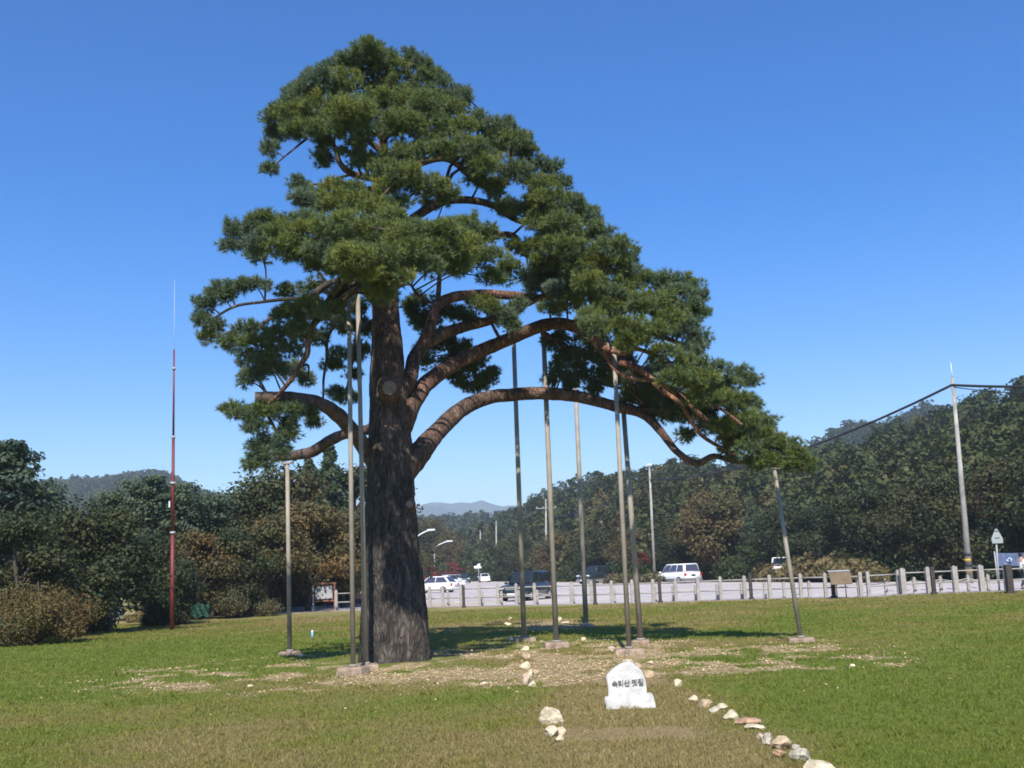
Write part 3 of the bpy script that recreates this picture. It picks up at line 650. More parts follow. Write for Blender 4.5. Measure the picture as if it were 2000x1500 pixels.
LEFT = [  # px, top py, distance, template, name, label
    (-75, 930, 40, TP[0], 8.0, 'pine_tree', 'blue-green pine cut off by the left edge of the photo, low at the frame'),
    (8, 868, 45, TP[1], 8.0, 'pine_tree', 'tall blue-green pine with ragged upright tip nearest the left edge'),
    (75, 948, 50, TP[2], 8.0, 'pine_tree', 'grey-green pine just right of the tall ragged left-edge pine'),
    (130, 992, 42, TB[0], 7.0, 'broadleaf_tree', 'dark brown-green tree behind the right half of the orange bush'),
    (30, 1010, 37, TB[1], 7.0, 'broadleaf_tree', 'dark tree directly behind the left half of the orange bush'),
    (215, 1000, 44, TB[2], 7.0, 'broadleaf_tree', 'dark spreading tree with forked trunk above the pale blue sheet'),
    (285, 935, 58, TP[0], 8.0, 'pine_tree', 'rounded grey-green pine left of the red mast under the left hill'),
    (215, 962, 60, TP[2], 8.0, 'pine_tree', 'smaller grey-green pine peeking between brown trees left of the mast'),
    (345, 945, 60, TP[1], 8.0, 'pine_tree', 'grey-green pine directly behind the red mast'),
    (415, 965, 62, TP[2], 8.0, 'pine_tree', 'pale grey-green pine right of the red mast'),
    (300, 1045, 50, TB[3], 7.0, 'broadleaf_tree', 'low brown-green tree just left of the red mast foot'),
    (385, 1040, 56, TO[0], 7.0, 'broadleaf_tree', 'reddish-tinged dark tree just right of the red mast'),
    (482, 955, 66, TB[1], 7.0, 'broadleaf_tree', 'tall dark rounded tree below the hanging lower-left pine boughs'),
    (555, 912, 68, TB[0], 7.0, 'broadleaf_tree', 'dark tree with thin top directly behind the cut-branch prop'),
    (645, 868, 74, TC[0], 8.0, 'conifer_tree', 'tall dark pointed conifer between the short prop and the big trunk'),
    (605, 895, 76, TC[1], 8.0, 'conifer_tree', 'dark conifer just left of the tall pointed one behind the notice board'),
    (700, 915, 78, TB[2], 7.0, 'broadleaf_tree', 'dark tree mostly hidden behind the two props beside the big trunk'),
    (600, 985, 64, TO[1], 7.0, 'broadleaf_tree', 'orange-leaved tree above and left of the notice board'),
    (520, 1010, 60, TO[0], 7.0, 'broadleaf_tree', 'orange-brown tree left of the short prop'),
    (670, 1000, 68, TO[0], 7.0, 'broadleaf_tree', 'orange-tipped dark tree behind the notice board and the tall prop'),
    (455, 1040, 58, TB[3], 7.0, 'broadleaf_tree', 'low dark tree above the grey-green bush'),
]
for i, (px, top, D, tpl, bh, nm, lab) in enumerate(LEFT):
    p = at(px, 1150, D); h = tz(-0.2, top, D, px); s = h/ztop(tpl[0])
    put_tree(nm, tpl, (p.x, D, -0.2), lab, 'tree', GL, s, rz=i*1.3)
# second, deeper rank that closes the gaps
for i in range(9):
    px = -60+i*88; D = 85+((i*37) % 14); p = at(px, 1150, D); top = 1000+((i*53) % 40)
    h = tz(-0.2, top, D, px)
    put_tree('broadleaf_tree', TB[i % 4], (p.x, D, -0.3), 'dark second-rank tree behind the lawn edge, %s from the left of that rank' % ORD[i], 'tree', 'second rank of dark trees on the left', h/ztop(TB[i % 4][0]), rz=i*2.1)
GR = 'trees along the woodland edge beyond the car park'
RIGHT = [  # px, top, dist, tpl, base height
    (1240, 1035, 0, TO[0], 7), (1160, 1030, 0, TB[0], 7), (1090, 1040, 0, TO[1], 7), (1020, 1050, 0, TB[1], 7), (985, 1065, 0, TB[2], 7),
    (1330, 1010, 0, TB[3], 7), (1400, 960, 0, TO[0], 7), (1475, 975, 0, TC[0], 8), (1540, 985, 0, TB[0], 7), (1600, 990, 0, TB[1], 7),
    (1660, 965, 0, TB[2], 7), (1720, 950, 0, TB[1], 7), (1775, 960, 0, TB[3], 7), (1830, 935, 0, TB[0], 7), (1885, 925, 0, TB[1], 7),
    (1945, 920, 0, TC[1], 8), (1995, 900, 0, TB[2], 7), (2050, 880, 0, TB[3], 7), (2110, 880, 0, TB[0], 7)]
RL = ['orange-brown tree behind the pair of props right of centre', 'dark green tree above the grey truck in the shade', 'orange-brown tree behind the central prop right of the dark vehicle', 'dark tree right above the dark vehicle', 'dark tree at the far end of the car park right of the far white car',
      'dark tree straight above the white minivan', 'brown-green tree with a pale rounded crown right of the white minivan', 'dark spiky conifer left of the leaning prop', 'dark tree just behind the leaning prop top', 'dark tree above the small white truck',
      'dark olive tree above the dry grass bank', 'broad dark green tree above the brown information board', 'dark olive tree right of the brown information board', 'dark tree left of the tall right-hand utility pole', 'dark tree straddled by the tall right-hand utility pole',
      'dark spiky conifer behind the triangular sign', 'dark tree behind the blue banner at the right edge', 'dark tree just outside the right edge of the photo, nearer one', 'dark tree farther outside the right edge of the photo']
RIGHT = sorted(zip(RIGHT, RL), key=lambda t: t[0][0])
for i, ((px, top, D, tpl, bh), lab) in enumerate(RIGHT):
    D = treeline_d(px)+3+(i*7 % 5); p = at(px, 1100, D); h = tz(-0.3, top, D, px)
    put_tree('conifer_tree' if tpl in TC else 'broadleaf_tree', tpl, (p.x, D, -0.3), lab, 'tree', GR, h/ztop(tpl[0]), rz=i*1.9, sz=None)
FAR = [(836, 1015, 235, TO[1], 'bright orange-topped tree beside the upper street lamp', 7), (880, 1050, 240, TB[0], 'green-brown tree right of the two street lamps', 7), (815, 1030, 200, TB[2], 'dark tree touching the right side of the big trunk', 7),
       (915, 1068, 250, TB[1], 'low dark tree behind the distant dark car', 7), (950, 1072, 245, TO[0], 'low brown tree behind the distant white sedan', 7), (770, 1020, 190, TB[3], 'dark tree hidden behind the big trunk', 7), (860, 1060, 215, TO[0], 'orange-brown tree just under the lower street lamp', 7)]
for i, (px, top, D, tpl, lab, bh) in enumerate(FAR):
    p = at(px, 1100, D); h = tz(-0.3, top, D, px)
    put_tree('broadleaf_tree', tpl, (p.x, D, -0.3), lab, 'tree', 'trees at the far end of the car park', h/ztop(tpl[0]), rz=i)
for i, (px, top, D, lab) in enumerate([(822, 1086, 160, 'small red maple peeking out right of the big trunk'), (885, 1096, 190, 'small red maple above the row of distant parked cars'), (1255, 1040, 112, 'small red maple between two props near the utility pole')]):
    p = at(px, 1110, D); h = tz(-0.3, top, D, px)
    put_tree('maple_tree', TR[0], (p.x, D, -0.3 if i < 2 else 1.5), lab, 'tree', 'small red maples', max(0.6, h/3.0)*(0.3 if i == 2 else 1), rz=i)
# low dark undergrowth below the woodland edge (uncountable)
def scrub(name, pts, h, w, n, leaf, mat, seed, tb=0.3):
    r = np.random.default_rng(seed); C = []; Nn = []
    for p in pts:
        u = r.normal(size=(n, 3)); u /= np.linalg.norm(u, axis=1)[:, None]; u[:, 2] = np.abs(u[:, 2])
        k = 0.7+0.6*r.random()
        C.append(np.array(p)+u*np.array([w, w, h])*k*r.random((n, 1))**0.35); Nn.append(u)
    C = np.vstack(C); V, I = quads(C, leaf*(0.6+0.8*r.random(len(C))), np.vstack(Nn), 0.6, 1.4)
    tagp(link(name, mesh_np(name, V, 4, I, tint=np.repeat(np.clip(tb+r.normal(size=len(C))*0.15, 0, 1), 4)), None, mat), kind='stuff')
pts = []
for px in range(960, 2500, 14):
    D = treeline_d(px)+2.5+random.random()*7; p = at(px, 1100, D); pts.append((p.x, D, -0.3))
scrub('undergrowth', pts, 2.4, 1.8, 600, 0.12, M_forest, 5, 0.22)
pts = []
for px in range(-150, 720, 16):
    D = float(np.interp(px, [-150, 0, 200, 450, 720], [36, 41, 48, 66, 82]))+random.random()*6; p = at(px, 1150, D)
    if 175 < px < 300: continue
    pts.append((p.x, D, -0.25))
scrub('left_undergrowth', pts, 1.7, 1.3, 420, 0.09, M_broad, 6, 0.25)
pts = []
for px in range(1490, 1720, 7):
    for k in range(3):
        D = treeline_d(px)-2+k*2.2; p = at(px, 1100, D); pts.append((p.x, D, -0.25+k*0.35+0.5*math.exp(-((px-1620)/70)**2)))
scrub('dry_grass_bank', pts, 1.1, 0.9, 240, 0.13, M_drygrass, 8, 0.4)
pts = [(at(px, 1100, 112).x, 112-(px-1200)*0.1, -0.2) for px in range(1195, 1280, 9)]
scrub('pale_scrub', pts, 1.0, 0.9, 160, 0.13, M_bushg, 9, 0.7)

# bushes on the lawn's left
def bush(px, py, w, h, mat, label, seed, n=9000, leaf=0.035, lobes=22):
    p = ong(px, py); cm, wm = tree_meshes('bush', seed, h, w, n, leaf, mat, lobes=lobes, trunk_r=0.05)
    return put_tree('bush', (cm, wm), (p.x, p.y, p.z-0.03), label, 'bush', 'rounded bushes at the left edge of the lawn', sz=h/ztop(cm))
bush(70, 1258, 3.9, 1.75, M_bushor, 'large rounded orange-brown bush at the left edge of the lawn', 60, 15000, 0.034, 34)
bush(-60, 1250, 2.4, 1.6, M_bushor, 'orange-green bush cut off by the left edge of the photo', 61, 9000)
bush(322, 1222, 2.5, 1.15, M_broad, 'low dark bush at the foot of the red mast', 62, 8000)
bush(468, 1206, 4.4, 1.95, M_bushg, 'wide grey-green bush right of the red mast', 63, 15000, 0.04, 30)
bush(270, 1215, 1.7, 0.5, M_drygrass, 'low dry straw-coloured clump between the orange bush and the dark bush', 64, 4000)

# ------------------------------------------------------------------ THE BIG PINE
D0 = 21.6
pine = thing('pine_tree', 'giant old leaning pine with cut limbs and steel props, centre of the lawn', 'tree', (TRX, TRY, 0))
def rel(o):
    o.parent = pine; o.location = (-TRX, -TRY, 0); return o
def limb_pts(L, seg=6):
    P = [at(a, b, D0+d) for a, b, r_, d in L]; rad = [r_*(D0+d)/FPX for a, b, r_, d in L]
    return resample(P, rad, seg)
TR_ = [(774, 1300, 70, 0), (773, 1280, 66, 0), (771, 1230, 64, 0), (769, 1150, 60, 0), (765, 1075, 53, 0), (762, 1000, 48, 0), (763, 950, 46, 0), (764, 900, 44, 0), (762, 850, 41, 0), (760, 790, 38, 0), (757, 740, 36, 0), (756, 690, 32, 0), (754, 640, 29, 0),
       (752, 560, 26, 0.1), (748, 470, 20, 0.2), (741, 380, 15, 0.3), (748, 300, 11, 0.4), (747, 200, 7, 0.4), (735, 110, 3, 0.4)]
P, Rr = limb_pts(TR_, 14)
n = 112; V, I = tube_np(P, Rr, n)
k = len(P); Vr = V[:k*n].reshape(k, n, 3).copy(); C = P[:, None]; dirv = Vr-C
th = np.linspace(0, 2*math.pi, n, endpoint=False)
disp = np.zeros((k, n))
for i in range(k):
    zz = P[i][2]; r0 = Rr[i]; low = max(0, 1-zz/1.2)
    for j in range(n):
        a = th[j]; q = Vector((math.cos(a)*r0*5.5, math.sin(a)*r0*5.5, zz*1.5))
        f = mnoise.noise(q)*0.5+mnoise.noise(q*2.3)*0.3
        f2 = abs(mnoise.noise(Vector((q.x*1.5, q.y*1.5, zz*2.2+9))))
        disp[i, j] = 1+0.10*f+0.05*mnoise.noise(Vector((math.cos(a)*1.2, math.sin(a)*1.2, zz*0.9)))-0.022*max(0, 0.16-f2)/0.16+0.02*mnoise.noise(q*6)+low*0.07*math.sin(a*5+1.3)+0.04*low
Vr = C+dirv*disp[..., None]; V[:k*n] = Vr.reshape(-1, 3)
tt = np.interp(V[:, 2], [0, 3.2, 4.5, 6.0, 8.5, 12], [0.02, 0.18, 0.42, 0.5, 0.85, 1.0])
me = mesh_np('trunk', V, 4, I, tint=tt, smooth=True); me.materials.append(M_bark); rel(link('trunk', me))
LIMBS = [
  # lowest right arch
  ([(780, 925, 30, 0), (815, 890, 24, 0.2), (850, 848, 18, 0.8), (898, 802, 16, 1.3), (948, 778, 14, 1.7), (1000, 771, 13, 1.9), (1060, 768, 13, 1.9), (1130, 775, 12, 1.8), (1200, 793, 11, 1.6), (1255, 808, 10, 1.4), (1290, 842, 8, 1.0), (1322, 882, 7, 0.8), (1360, 905, 7, 0.7), (1395, 891, 6, 0.7), (1440, 903, 4, 0.6), (1490, 900, 3, 0.4)], 0.62),
  ([(1240, 803, 9, 1.5), (1290, 800, 6, 1.2), (1340, 810, 5, 0.8), (1400, 830, 4, 0.5), (1460, 850, 3, 0.3)], 0.7),
  # second right limb
  ([(782, 830, 26, 0), (806, 785, 20, 0.2), (832, 750, 17, 0.6), (880, 715, 15, 1.0), (940, 685, 14, 1.4), (1000, 660, 13, 1.6), (1060, 636, 13, 1.5), (1110, 634, 12, 1.3), (1160, 660, 10, 1.0), (1210, 700, 8, 0.8), (1270, 735, 7, 0.5), (1330, 775, 6, 0.3), (1390, 830, 5, 0.2), (1450, 860, 4, 0.2), (1530, 890, 3, 0.2)], 0.75),
  ([(1110, 634, 9, 1.2), (1170, 625, 7, 1.0), (1240, 640, 6, 0.8), (1300, 660, 5, 0.6), (1360, 690, 4, 0.6), (1420, 760, 4, 0.5), (1480, 840, 3, 0.4)], 0.85),
  ([(1150, 650, 8, 0.8), (1190, 700, 6, 0.4), (1250, 720, 6, 0.2), (1290, 760, 5, 0.0), (1330, 790, 4, 0.0), (1370, 850, 4, 0.2), (1440, 890, 3, 0.3)], 0.95),
  # third right limb and fork
  ([(775, 780, 18, 0), (800, 740, 15, 0.1), (812, 695, 14, 0.4), (850, 660, 13, 0.7), (900, 640, 11, 1.0), (960, 625, 9, 1.2), (1010, 600, 8, 1.3), (1060, 580, 6, 1.2)], 0.6),
  ([(812, 695, 11, 0.4), (840, 640, 11, 0.6), (852, 600, 11, 0.8), (880, 582, 11, 1.0), (930, 575, 10, 1.2), (1000, 577, 9, 1.3), (1060, 582, 8, 1.3), (1120, 560, 6, 1.2), (1180, 530, 4, 1.1)], 0.85),
  ([(855, 600, 6, 0.8), (857, 560, 5, 0.7), (860, 520, 4, 0.5)], 0.5),
  # upper right branches
  ([(750, 480, 12, 0.2), (790, 440, 10, 0.6), (850, 400, 9, 0.8), (900, 390, 8, 1.0), (960, 400, 7, 1.1), (1010, 430, 6, 1.2), (1060, 440, 5, 1.2), (1120, 450, 4, 1.1)], 0.5),
  ([(748, 380, 9, 0.3), (800, 330, 7, 0.6), (870, 310, 6, 0.8), (920, 345, 6, 0.9), (960, 360, 5, 1.0), (1040, 320, 3, 1.0)], 0.6),
  ([(752, 530, 12, 0.1), (830, 500, 9, 0.6), (930, 470, 8, 1.1), (1000, 460, 7, 1.4), (1030, 500, 5, 1.5), (1100, 500, 4, 1.4), (1190, 490, 3, 1.2)], 0.5),
  ([(748, 300, 7, 0.4), (700, 260, 5, 0.2), (640, 240, 4, 0.0), (580, 230, 3, -0.2)], 0.6),
  ([(745, 350, 8, 0.3), (690, 340, 7, 0.1), (665, 320, 6, 0.0), (655, 290, 5, 0.0), (640, 260, 4, 0)], 0.5),
  ([(600, 270, 3, -0.2), (575, 290, 2.2, -0.3), (545, 315, 1.6, -0.3), (530, 330, 1.2, -0.3)], 0.3),
  ([(745, 210, 5, 0.4), (800, 170, 4, 0.6), (860, 180, 3, 0.7)], 0.5),
  # left boughs
  ([(745, 560, 14, -0.2), (700, 530, 10, -1.0), (640, 500, 8, -1.6), (580, 480, 6, -1.9), (520, 470, 4, -2.0), (460, 470, 3, -2.0)], 0.5),
  ([(745, 600, 10, -0.1), (700, 560, 8, -0.4), (650, 550, 6, -0.7), (600, 580, 5, -0.9), (550, 585, 4, -1.0), (510, 590, 3, -1.0), (460, 598, 3, -1.0), (420, 620, 2, -1.0)], 0.3),
  ([(640, 555, 6, -0.6), (590, 595, 5, -0.8), (545, 610, 4, -0.9), (500, 640, 4, -1.0), (460, 645, 3, -1.0), (420, 660, 2, -1)], 0.35),
  ([(735, 540, 9, -0.2), (690, 560, 8, -0.7), (650, 600, 7, -1.0), (615, 630, 7, -1.2), (602, 660, 6, -1.2), (600, 690, 6, -1.2), (585, 715, 5, -1.2), (570, 740, 5, -1.2), (545, 770, 4, -1.1), (520, 800, 3, -1.0), (540, 850, 3, -0.9), (510, 890, 2, -0.9)], 0.8),
  ([(690, 560, 6, 0.3), (660, 620, 4, 0.4), (640, 660, 3.5, 0.4), (638, 700, 3, 0.4), (632, 740, 2.6, 0.4), (628, 785, 2, 0.4), (590, 810, 2, 0)], 0.25),
  ([(745, 620, 8, 0.6), (700, 650, 5, 1.2), (690, 700, 3, 1.4), (675, 770, 2, 1.5)], 0.2),
  ([(775, 560, 5, 0.0), (800, 555, 3, -0.1), (815, 575, 2.6, -0.1), (840, 590, 3.5, 0.4)], 0.5),
  ([(860, 650, 5, 1.0), (880, 690, 3, 1.6), (900, 700, 3, 1.9), (935, 740, 2, 2.0)], 0.2),
  ([(760, 110, 3, 0.4), (715, 90, 2.5, 0.4), (700, 120, 2, 0.4)], 0.5),
  ([(1060, 650, 6, 1.6), (1090, 668, 5, 1.9), (1120, 685, 4, 2.0), (1150, 700, 4, 2.1), (1180, 715, 3, 2.1)], 0.45),
  ([(1100, 672, 5, 1.8), (1130, 700, 4, 2.1), (1150, 740, 3, 2.3), (1220, 760, 3, 2.3)], 0.3),
  ([(1210, 700, 5, 0.4), (1240, 730, 4, 0.6), (1230, 760, 3, 0.9), (1260, 790, 3, 1.2)], 0.5),
  ([(1180, 680, 6, -0.2), (1215, 690, 5, -0.4), (1240, 682, 4, -0.5), (1270, 690, 4, -0.5), (1300, 710, 3, -0.5)], 1.0),
  ([(1170, 660, 5, -0.1), (1200, 720, 5, -0.2), (1240, 740, 4, -0.3), (1285, 745, 4, -0.3), (1320, 770, 3, -0.3)], 1.0),
  ([(1300, 700, 4, 0), (1340, 740, 4, -0.1), (1370, 780, 4, -0.1), (1410, 800, 3, -0.2), (1450, 830, 3, -0.2)], 0.9),
]
SK = []
for L, tint in LIMBS:
    L = [(a_, b_, r_, d_*1.95 if d_ < 0 else d_) for a_, b_, r_, d_ in L]
    P_, R_ = limb_pts(L, 6)
    for p_, r_ in zip(P_, R_): SK.append((*p_, r_))
    w_ = NP(); V, I = tube_np(P_, R_, 20)
    V = V.copy()
    for q in range(len(V)-2):
        c = P_[q//20]; dv = V[q]-c
        V[q] = c+dv*(1+0.10*mnoise.noise(Vector(V[q])*6))
    w_.add(V, I, tint); me = w_.mesh('limb'); me.materials.append(M_bark); rel(link('limb', me))
for p_, r_ in zip(P, Rr):
    if p_[2] > 5: SK.append((*p_, r_))
SK = np.array(SK)
# knots, sawn scars, and the two dead limbs
def scar(px, py, rpx, D, parent_name='cut_scar', tilt=0.0):
    c = at(px, py, D); mb = MB(); r_ = rpx*D/FPX
    dv = (Vector((0, 0, CAMZ+2))-c).normalized()
    mb.ball(c-dv*0.10, r_*1.75, (1.0, 0.45, 1.15), 3); mb.bar(c-dv*0.10, c+dv*0.07, r_*1.35, r_*1.12, 22); o = mb.build('branch_collar', M_bark); 
    a = o.data.attributes.new('tint', 'FLOAT', 'POINT'); a.data.foreach_set('value', np.full(len(o.data.vertices), 0.75, np.float32)); rel(o)
    mb = MB(); mb.bar(c-dv*0.05, c+dv*0.078, r_, r_*0.97, 22); rel(mb.build(parent_name, M_cutwood))
scar(761, 758, 14, D0-0.80)
scar(800, 985, 7, D0-0.36)
for L in ([(765, 950, 22, 0.25), (742, 915, 20, 0.12), (718, 884, 17, -0.1), (697, 852, 15, -0.5), (665, 815, 15, -1.0), (630, 790, 13, -1.5), (590, 779, 12, -1.7), (545, 776, 12, -1.9), (499, 777, 12, -2.0)],
          [(745, 830, 14, 0.2), (715, 840, 10, 0.3), (680, 846, 10, 0.6), (645, 860, 11, 0.9), (610, 882, 11, 1.1), (575, 889, 10, 1.3), (541, 891, 10, 1.4)]):
    P_, R_ = limb_pts(L, 8); w_ = NP(); V, I = tube_np(P_, R_, 24)
    for q in range(len(V)-2):
        c = P_[q//24]; V[q] = c+(V[q]-c)*(1+0.12*mnoise.noise(Vector(V[q])*5))
    w_.add(V, I, 0.45); me = w_.mesh('cut_limb'); me.materials.append(M_limbcut); o = rel(link('cut_limb', me))
    e = Vector(P_[-1]); d_ = (Vector(P_[-1])-Vector(P_[-3])).normalized()
    mb = MB(); mb.bar(e-d_*0.02, e+d_*0.012, R_[-1]*0.97, None, 20); s_ = mb.build('sawn_end', M_cutwood); s_.parent = o

PADS = """722 95 30 25 0 1;745 110 35 28 0 1;690 112 32 22 0 1;800 103 14 12 0 1;816 116 18 12 0 1;770 128 40 26 0 0;650 125 26 16 0 1;832 120 10 8 0 1
620 155 38 24 0 1;665 160 45 28 -.3 0;597 185 42 24 0 1;556 205 32 20 0 1;725 160 38 30 .6 0;785 165 45 25 0 0;840 152 36 20 0 1;865 178 32 18 0 1;892 196 22 22 0 1;905 182 12 9 0 1
540 228 28 20 -.2 1;585 225 45 24 -.4 0;640 210 55 26 -.6 0;700 215 50 26 -.7 0;760 200 50 24 -.6 0;820 200 52 26 -.4 0;870 215 38 20 -.2 0;528 258 16 14 0 1;600 250 42 18 -.6 0;660 240 50 25 -.9 0;722 248 50 24 -1 0;782 240 55 26 -.9 0;842 252 56 26 -.7 0;898 248 38 22 -.4 0
933 240 16 16 .3 1;960 245 22 20 .3 1;988 250 22 20 .4 1;1012 272 28 22 .5 1;1032 300 22 24 .5 1;965 282 30 24 .3 1;905 290 48 22 -.4 0;942 320 42 20 -.2 0;852 290 48 22 -.8 0;545 260 14 10 0 1;530 292 14 14 -.3 1;525 332 13 9 -.3 1;630 275 24 14 -.3 0;632 310 22 22 .5 1;568 258 26 14 -.2 1
745 332 38 18 -.9 0;728 315 42 16 -.7 0;790 342 42 22 -1 0;762 362 32 15 -1.1 0;832 362 42 22 -.9 0;692 298 25 12 -.6 0;703 272 25 12 -.5 0;872 382 38 18 -.7 0;800 300 45 18 -.9 0
585 362 18 14 -.4 1;602 385 28 14 -.5 1;642 370 34 18 -.7 0;682 366 34 14 -.8 0;655 395 48 18 -.9 0;702 398 38 20 -1.1 0;732 412 42 24 -1.3 0;775 402 30 20 -1.1 0
962 368 32 20 .2 0;1002 335 32 20 .4 1;1050 328 28 16 .6 1;1082 328 16 8 .7 1;1042 358 38 20 .5 0;1098 358 20 12 .7 1;1070 382 38 22 .5 0;932 350 28 12 0 0;980 410 18 10 .6 0
455 455 20 22 -2.0 1;452 482 16 12 -2 1;492 442 24 18 -2 1;522 430 28 14 -2 1;545 455 42 24 -2.1 0;592 432 34 15 -1.9 1;602 462 48 25 -2.2 0;562 488 46 18 -2.1 0;502 482 28 20 -2 1;652 442 48 24 -2.1 0;642 482 48 26 -2.4 0;592 503 32 12 -2 1;702 452 48 26 -2.2 0;692 502 48 26 -2.6 0;752 462 48 26 -2.2 0;742 502 48 26 -2.6 0;802 452 48 24 -2 0;792 492 48 26 -2.4 0;852 452 42 24 -1.7 0;852 492 48 24 -2 0;902 482 48 25 -1.6 0;892 520 42 16 -1.8 0;950 502 42 20 -1.2 0;832 520 46 16 -2.2 0;770 545 34 20 -2.5 0;742 572 26 17 -2.4 0;702 536 32 15 -2.4 0;660 528 24 12 -2 0;950 455 28 16 -.8 0;990 522 24 15 -.8 0;962 545 36 14 -1 0;752 430 40 20 -1.8 0;900 440 40 20 -1.2 0;620 522 20 12 -1.6 1
1022 402 34 20 .4 0;1062 402 38 22 .3 0;1112 402 38 22 .5 0;1148 420 28 20 .6 1;1042 432 33 20 .1 0;1092 440 44 24 0 0;1142 450 38 24 .3 0;1172 460 22 20 .5 1;1102 480 42 24 -.1 0;1060 478 28 20 .2 0;1152 492 42 25 0 0;1200 480 32 22 .4 1;1224 500 22 22 .5 1;1182 520 42 24 0 0;1220 530 28 20 .3 1;1120 520 38 24 0 0;1072 522 28 20 .8 0;1150 550 38 20 0 0;1200 560 38 15 .2 0;1010 482 20 12 .8 0
1237 550 22 14 .3 0;1265 546 28 14 .4 1;1300 547 28 16 .4 1;1340 557 28 15 .4 1;1360 577 18 18 .4 1;1364 612 18 18 .4 1;1320 572 28 15 .2 1;1288 590 38 20 0 0;1340 602 28 20 .2 1;1240 592 38 20 -.1 0;1190 602 38 18 -.2 0;1110 592 38 14 .2 0;1078 602 28 12 .3 0;1150 622 30 17 -.4 0;1170 642 34 20 -.7 0;1220 642 48 24 -.8 0;1270 652 38 22 -.6 0;1300 622 38 20 -.3 0;1340 642 32 20 0 1;1366 662 18 15 .2 1;1225 666 28 14 -.8 0;1350 682 24 16 0 1
1010 602 22 15 .8 1;990 622 18 16 .6 1;960 602 18 12 .5 0;935 592 22 10 .5 0;1000 640 14 10 .6 1;1130 575 34 12 .6 1;1090 560 30 14 .9 1;1040 560 26 12 1.0 1;1060 535 30 14 .9 1;1200 580 34 14 .4 1;1180 625 34 14 .2 1
1300 692 34 17 -.6 0;1340 712 38 20 -.5 0;1322 738 36 16 -.6 0;1370 742 38 22 -.4 0;1398 722 22 14 -.2 1;1380 775 38 17 -.3 0;1420 752 28 17 0 1;1440 732 18 12 .2 1;1464 744 16 9 .2 1;1430 785 38 20 -.1 0;1470 790 22 20 .2 1;1450 822 38 20 -.1 0;1490 832 28 20 .1 1;1420 830 28 15 0 0;1500 860 32 20 -.1 0;1470 872 32 22 -.1 0;1530 866 28 15 0 0;1550 890 28 15 0 0;1510 895 38 15 -.1 0;1480 903 28 12 0 0;1560 912 26 9 0 0;1582 906 12 8 0 0;1440 855 24 15 .3 0;1390 832 26 14 .6 1;1360 760 26 14 .3 0
1110 700 26 10 2 1;1090 722 20 14 2.1 1;1150 690 26 12 1.8 1;1180 702 26 13 1.8 1;1220 722 28 14 1.5 1;1250 742 36 13 1.4 1;1290 762 36 15 1.2 1;1320 790 36 14 1 1;1272 792 26 8 1.6 1;1350 800 26 12 1 1;1080 672 20 8 2 1;1240 772 32 10 1.6 1;1160 762 20 6 2.2 1;1180 745 22 9 2.1 1;1300 815 26 8 1.2 1;1110 735 14 8 2.2 1;1130 660 22 9 1.9 1;1160 672 24 10 1.9 1;1195 688 26 13 1.9 1;1215 705 24 12 1.7 1;1170 725 20 9 2.1 1;1130 715 16 8 2.2 1;1075 745 12 6 2.2 1;1210 745 28 12 1.8 1;1255 760 34 12 1.6 1;1310 775 34 15 1.2 1;1345 785 30 14 .9 1;1375 805 26 12 .6 1;1330 745 26 15 .6 1;1285 725 26 13 .9 1;1225 782 20 7 1.8 1;1290 805 28 8 1.4 1;1335 815 26 9 .9 1;1410 850 20 14 .6 1;1430 880 22 14 .5 1;1460 850 24 18 .3 1;1400 780 26 18 .4 1;1095 660 18 8 2 1;1110 690 18 8 2.2 1;1140 735 16 7 2.3 1;1120 755 12 5 2.3 1;1340 850 14 8 .8 1
825 622 26 18 1.6 1;850 650 22 14 1.8 1;900 682 22 16 2 1;918 718 30 14 2.1 1;948 740 16 14 2.1 1;930 757 16 8 2.1 1;885 738 14 11 2.1 1;832 708 20 8 1.9 1;803 600 18 16 1.4 1;895 612 20 14 1.6 1;700 600 16 18 1.4 1;712 640 16 15 1.5 1;690 692 16 12 1.6 1;675 778 18 9 1.6 1;665 640 16 12 1.2 1;905 750 12 8 2.1 1;840 680 20 10 1.9 1;870 665 20 10 1.9 1;880 705 22 11 2 1;930 700 20 11 2.1 1;960 730 14 8 2.1 1;820 590 22 14 1.6 1;860 610 22 14 1.7 1;915 625 22 11 1.8 1;690 590 16 18 1.5 1;685 640 16 14 1.5 1;705 680 14 10 1.5 1;660 690 14 9 1.5 1;690 735 10 8 1.6 1;655 770 12 7 1.6 1
452 560 36 10 -1 1;430 577 26 13 -1 1;500 560 30 9 -1 1;400 595 18 12 -1 1;394 625 14 8 -1 1;420 640 22 11 -1 1;404 660 18 8 -1 1;450 672 20 13 -1 1;480 642 26 14 -1 1;500 672 32 15 -1.1 0;520 702 28 15 -1.1 1;488 700 22 14 -1 1;602 602 42 20 -1.5 0;645 606 26 14 -1.6 0;560 612 33 16 -1.3 1;580 640 32 14 -1.3 1;540 652 28 14 -1.2 1;570 682 26 12 -1.1 1;500 732 28 15 -1 1;530 722 26 14 -1 1;572 722 22 13 -.6 1;484 742 16 11 -1 1;600 742 10 8 -.5 1;650 716 16 10 .6 1;620 660 20 12 0 1;560 570 22 9 -.6 1;610 560 26 10 -.3 1;660 575 20 10 -.2 1
450 800 26 8 -.9 1;480 812 32 12 -1 1;520 802 38 14 -1 0;560 802 36 12 -1 1;600 806 22 10 -.8 1;500 835 28 10 -1 1;530 860 32 11 -.9 1;560 850 18 7 -.9 1;500 880 22 13 -.9 1;520 900 16 12 -.9 1;490 908 10 12 -.9 1;610 825 14 7 -.3 1;565 825 20 8 -.6 1;545 880 14 8 -.9 1"""
pads = []
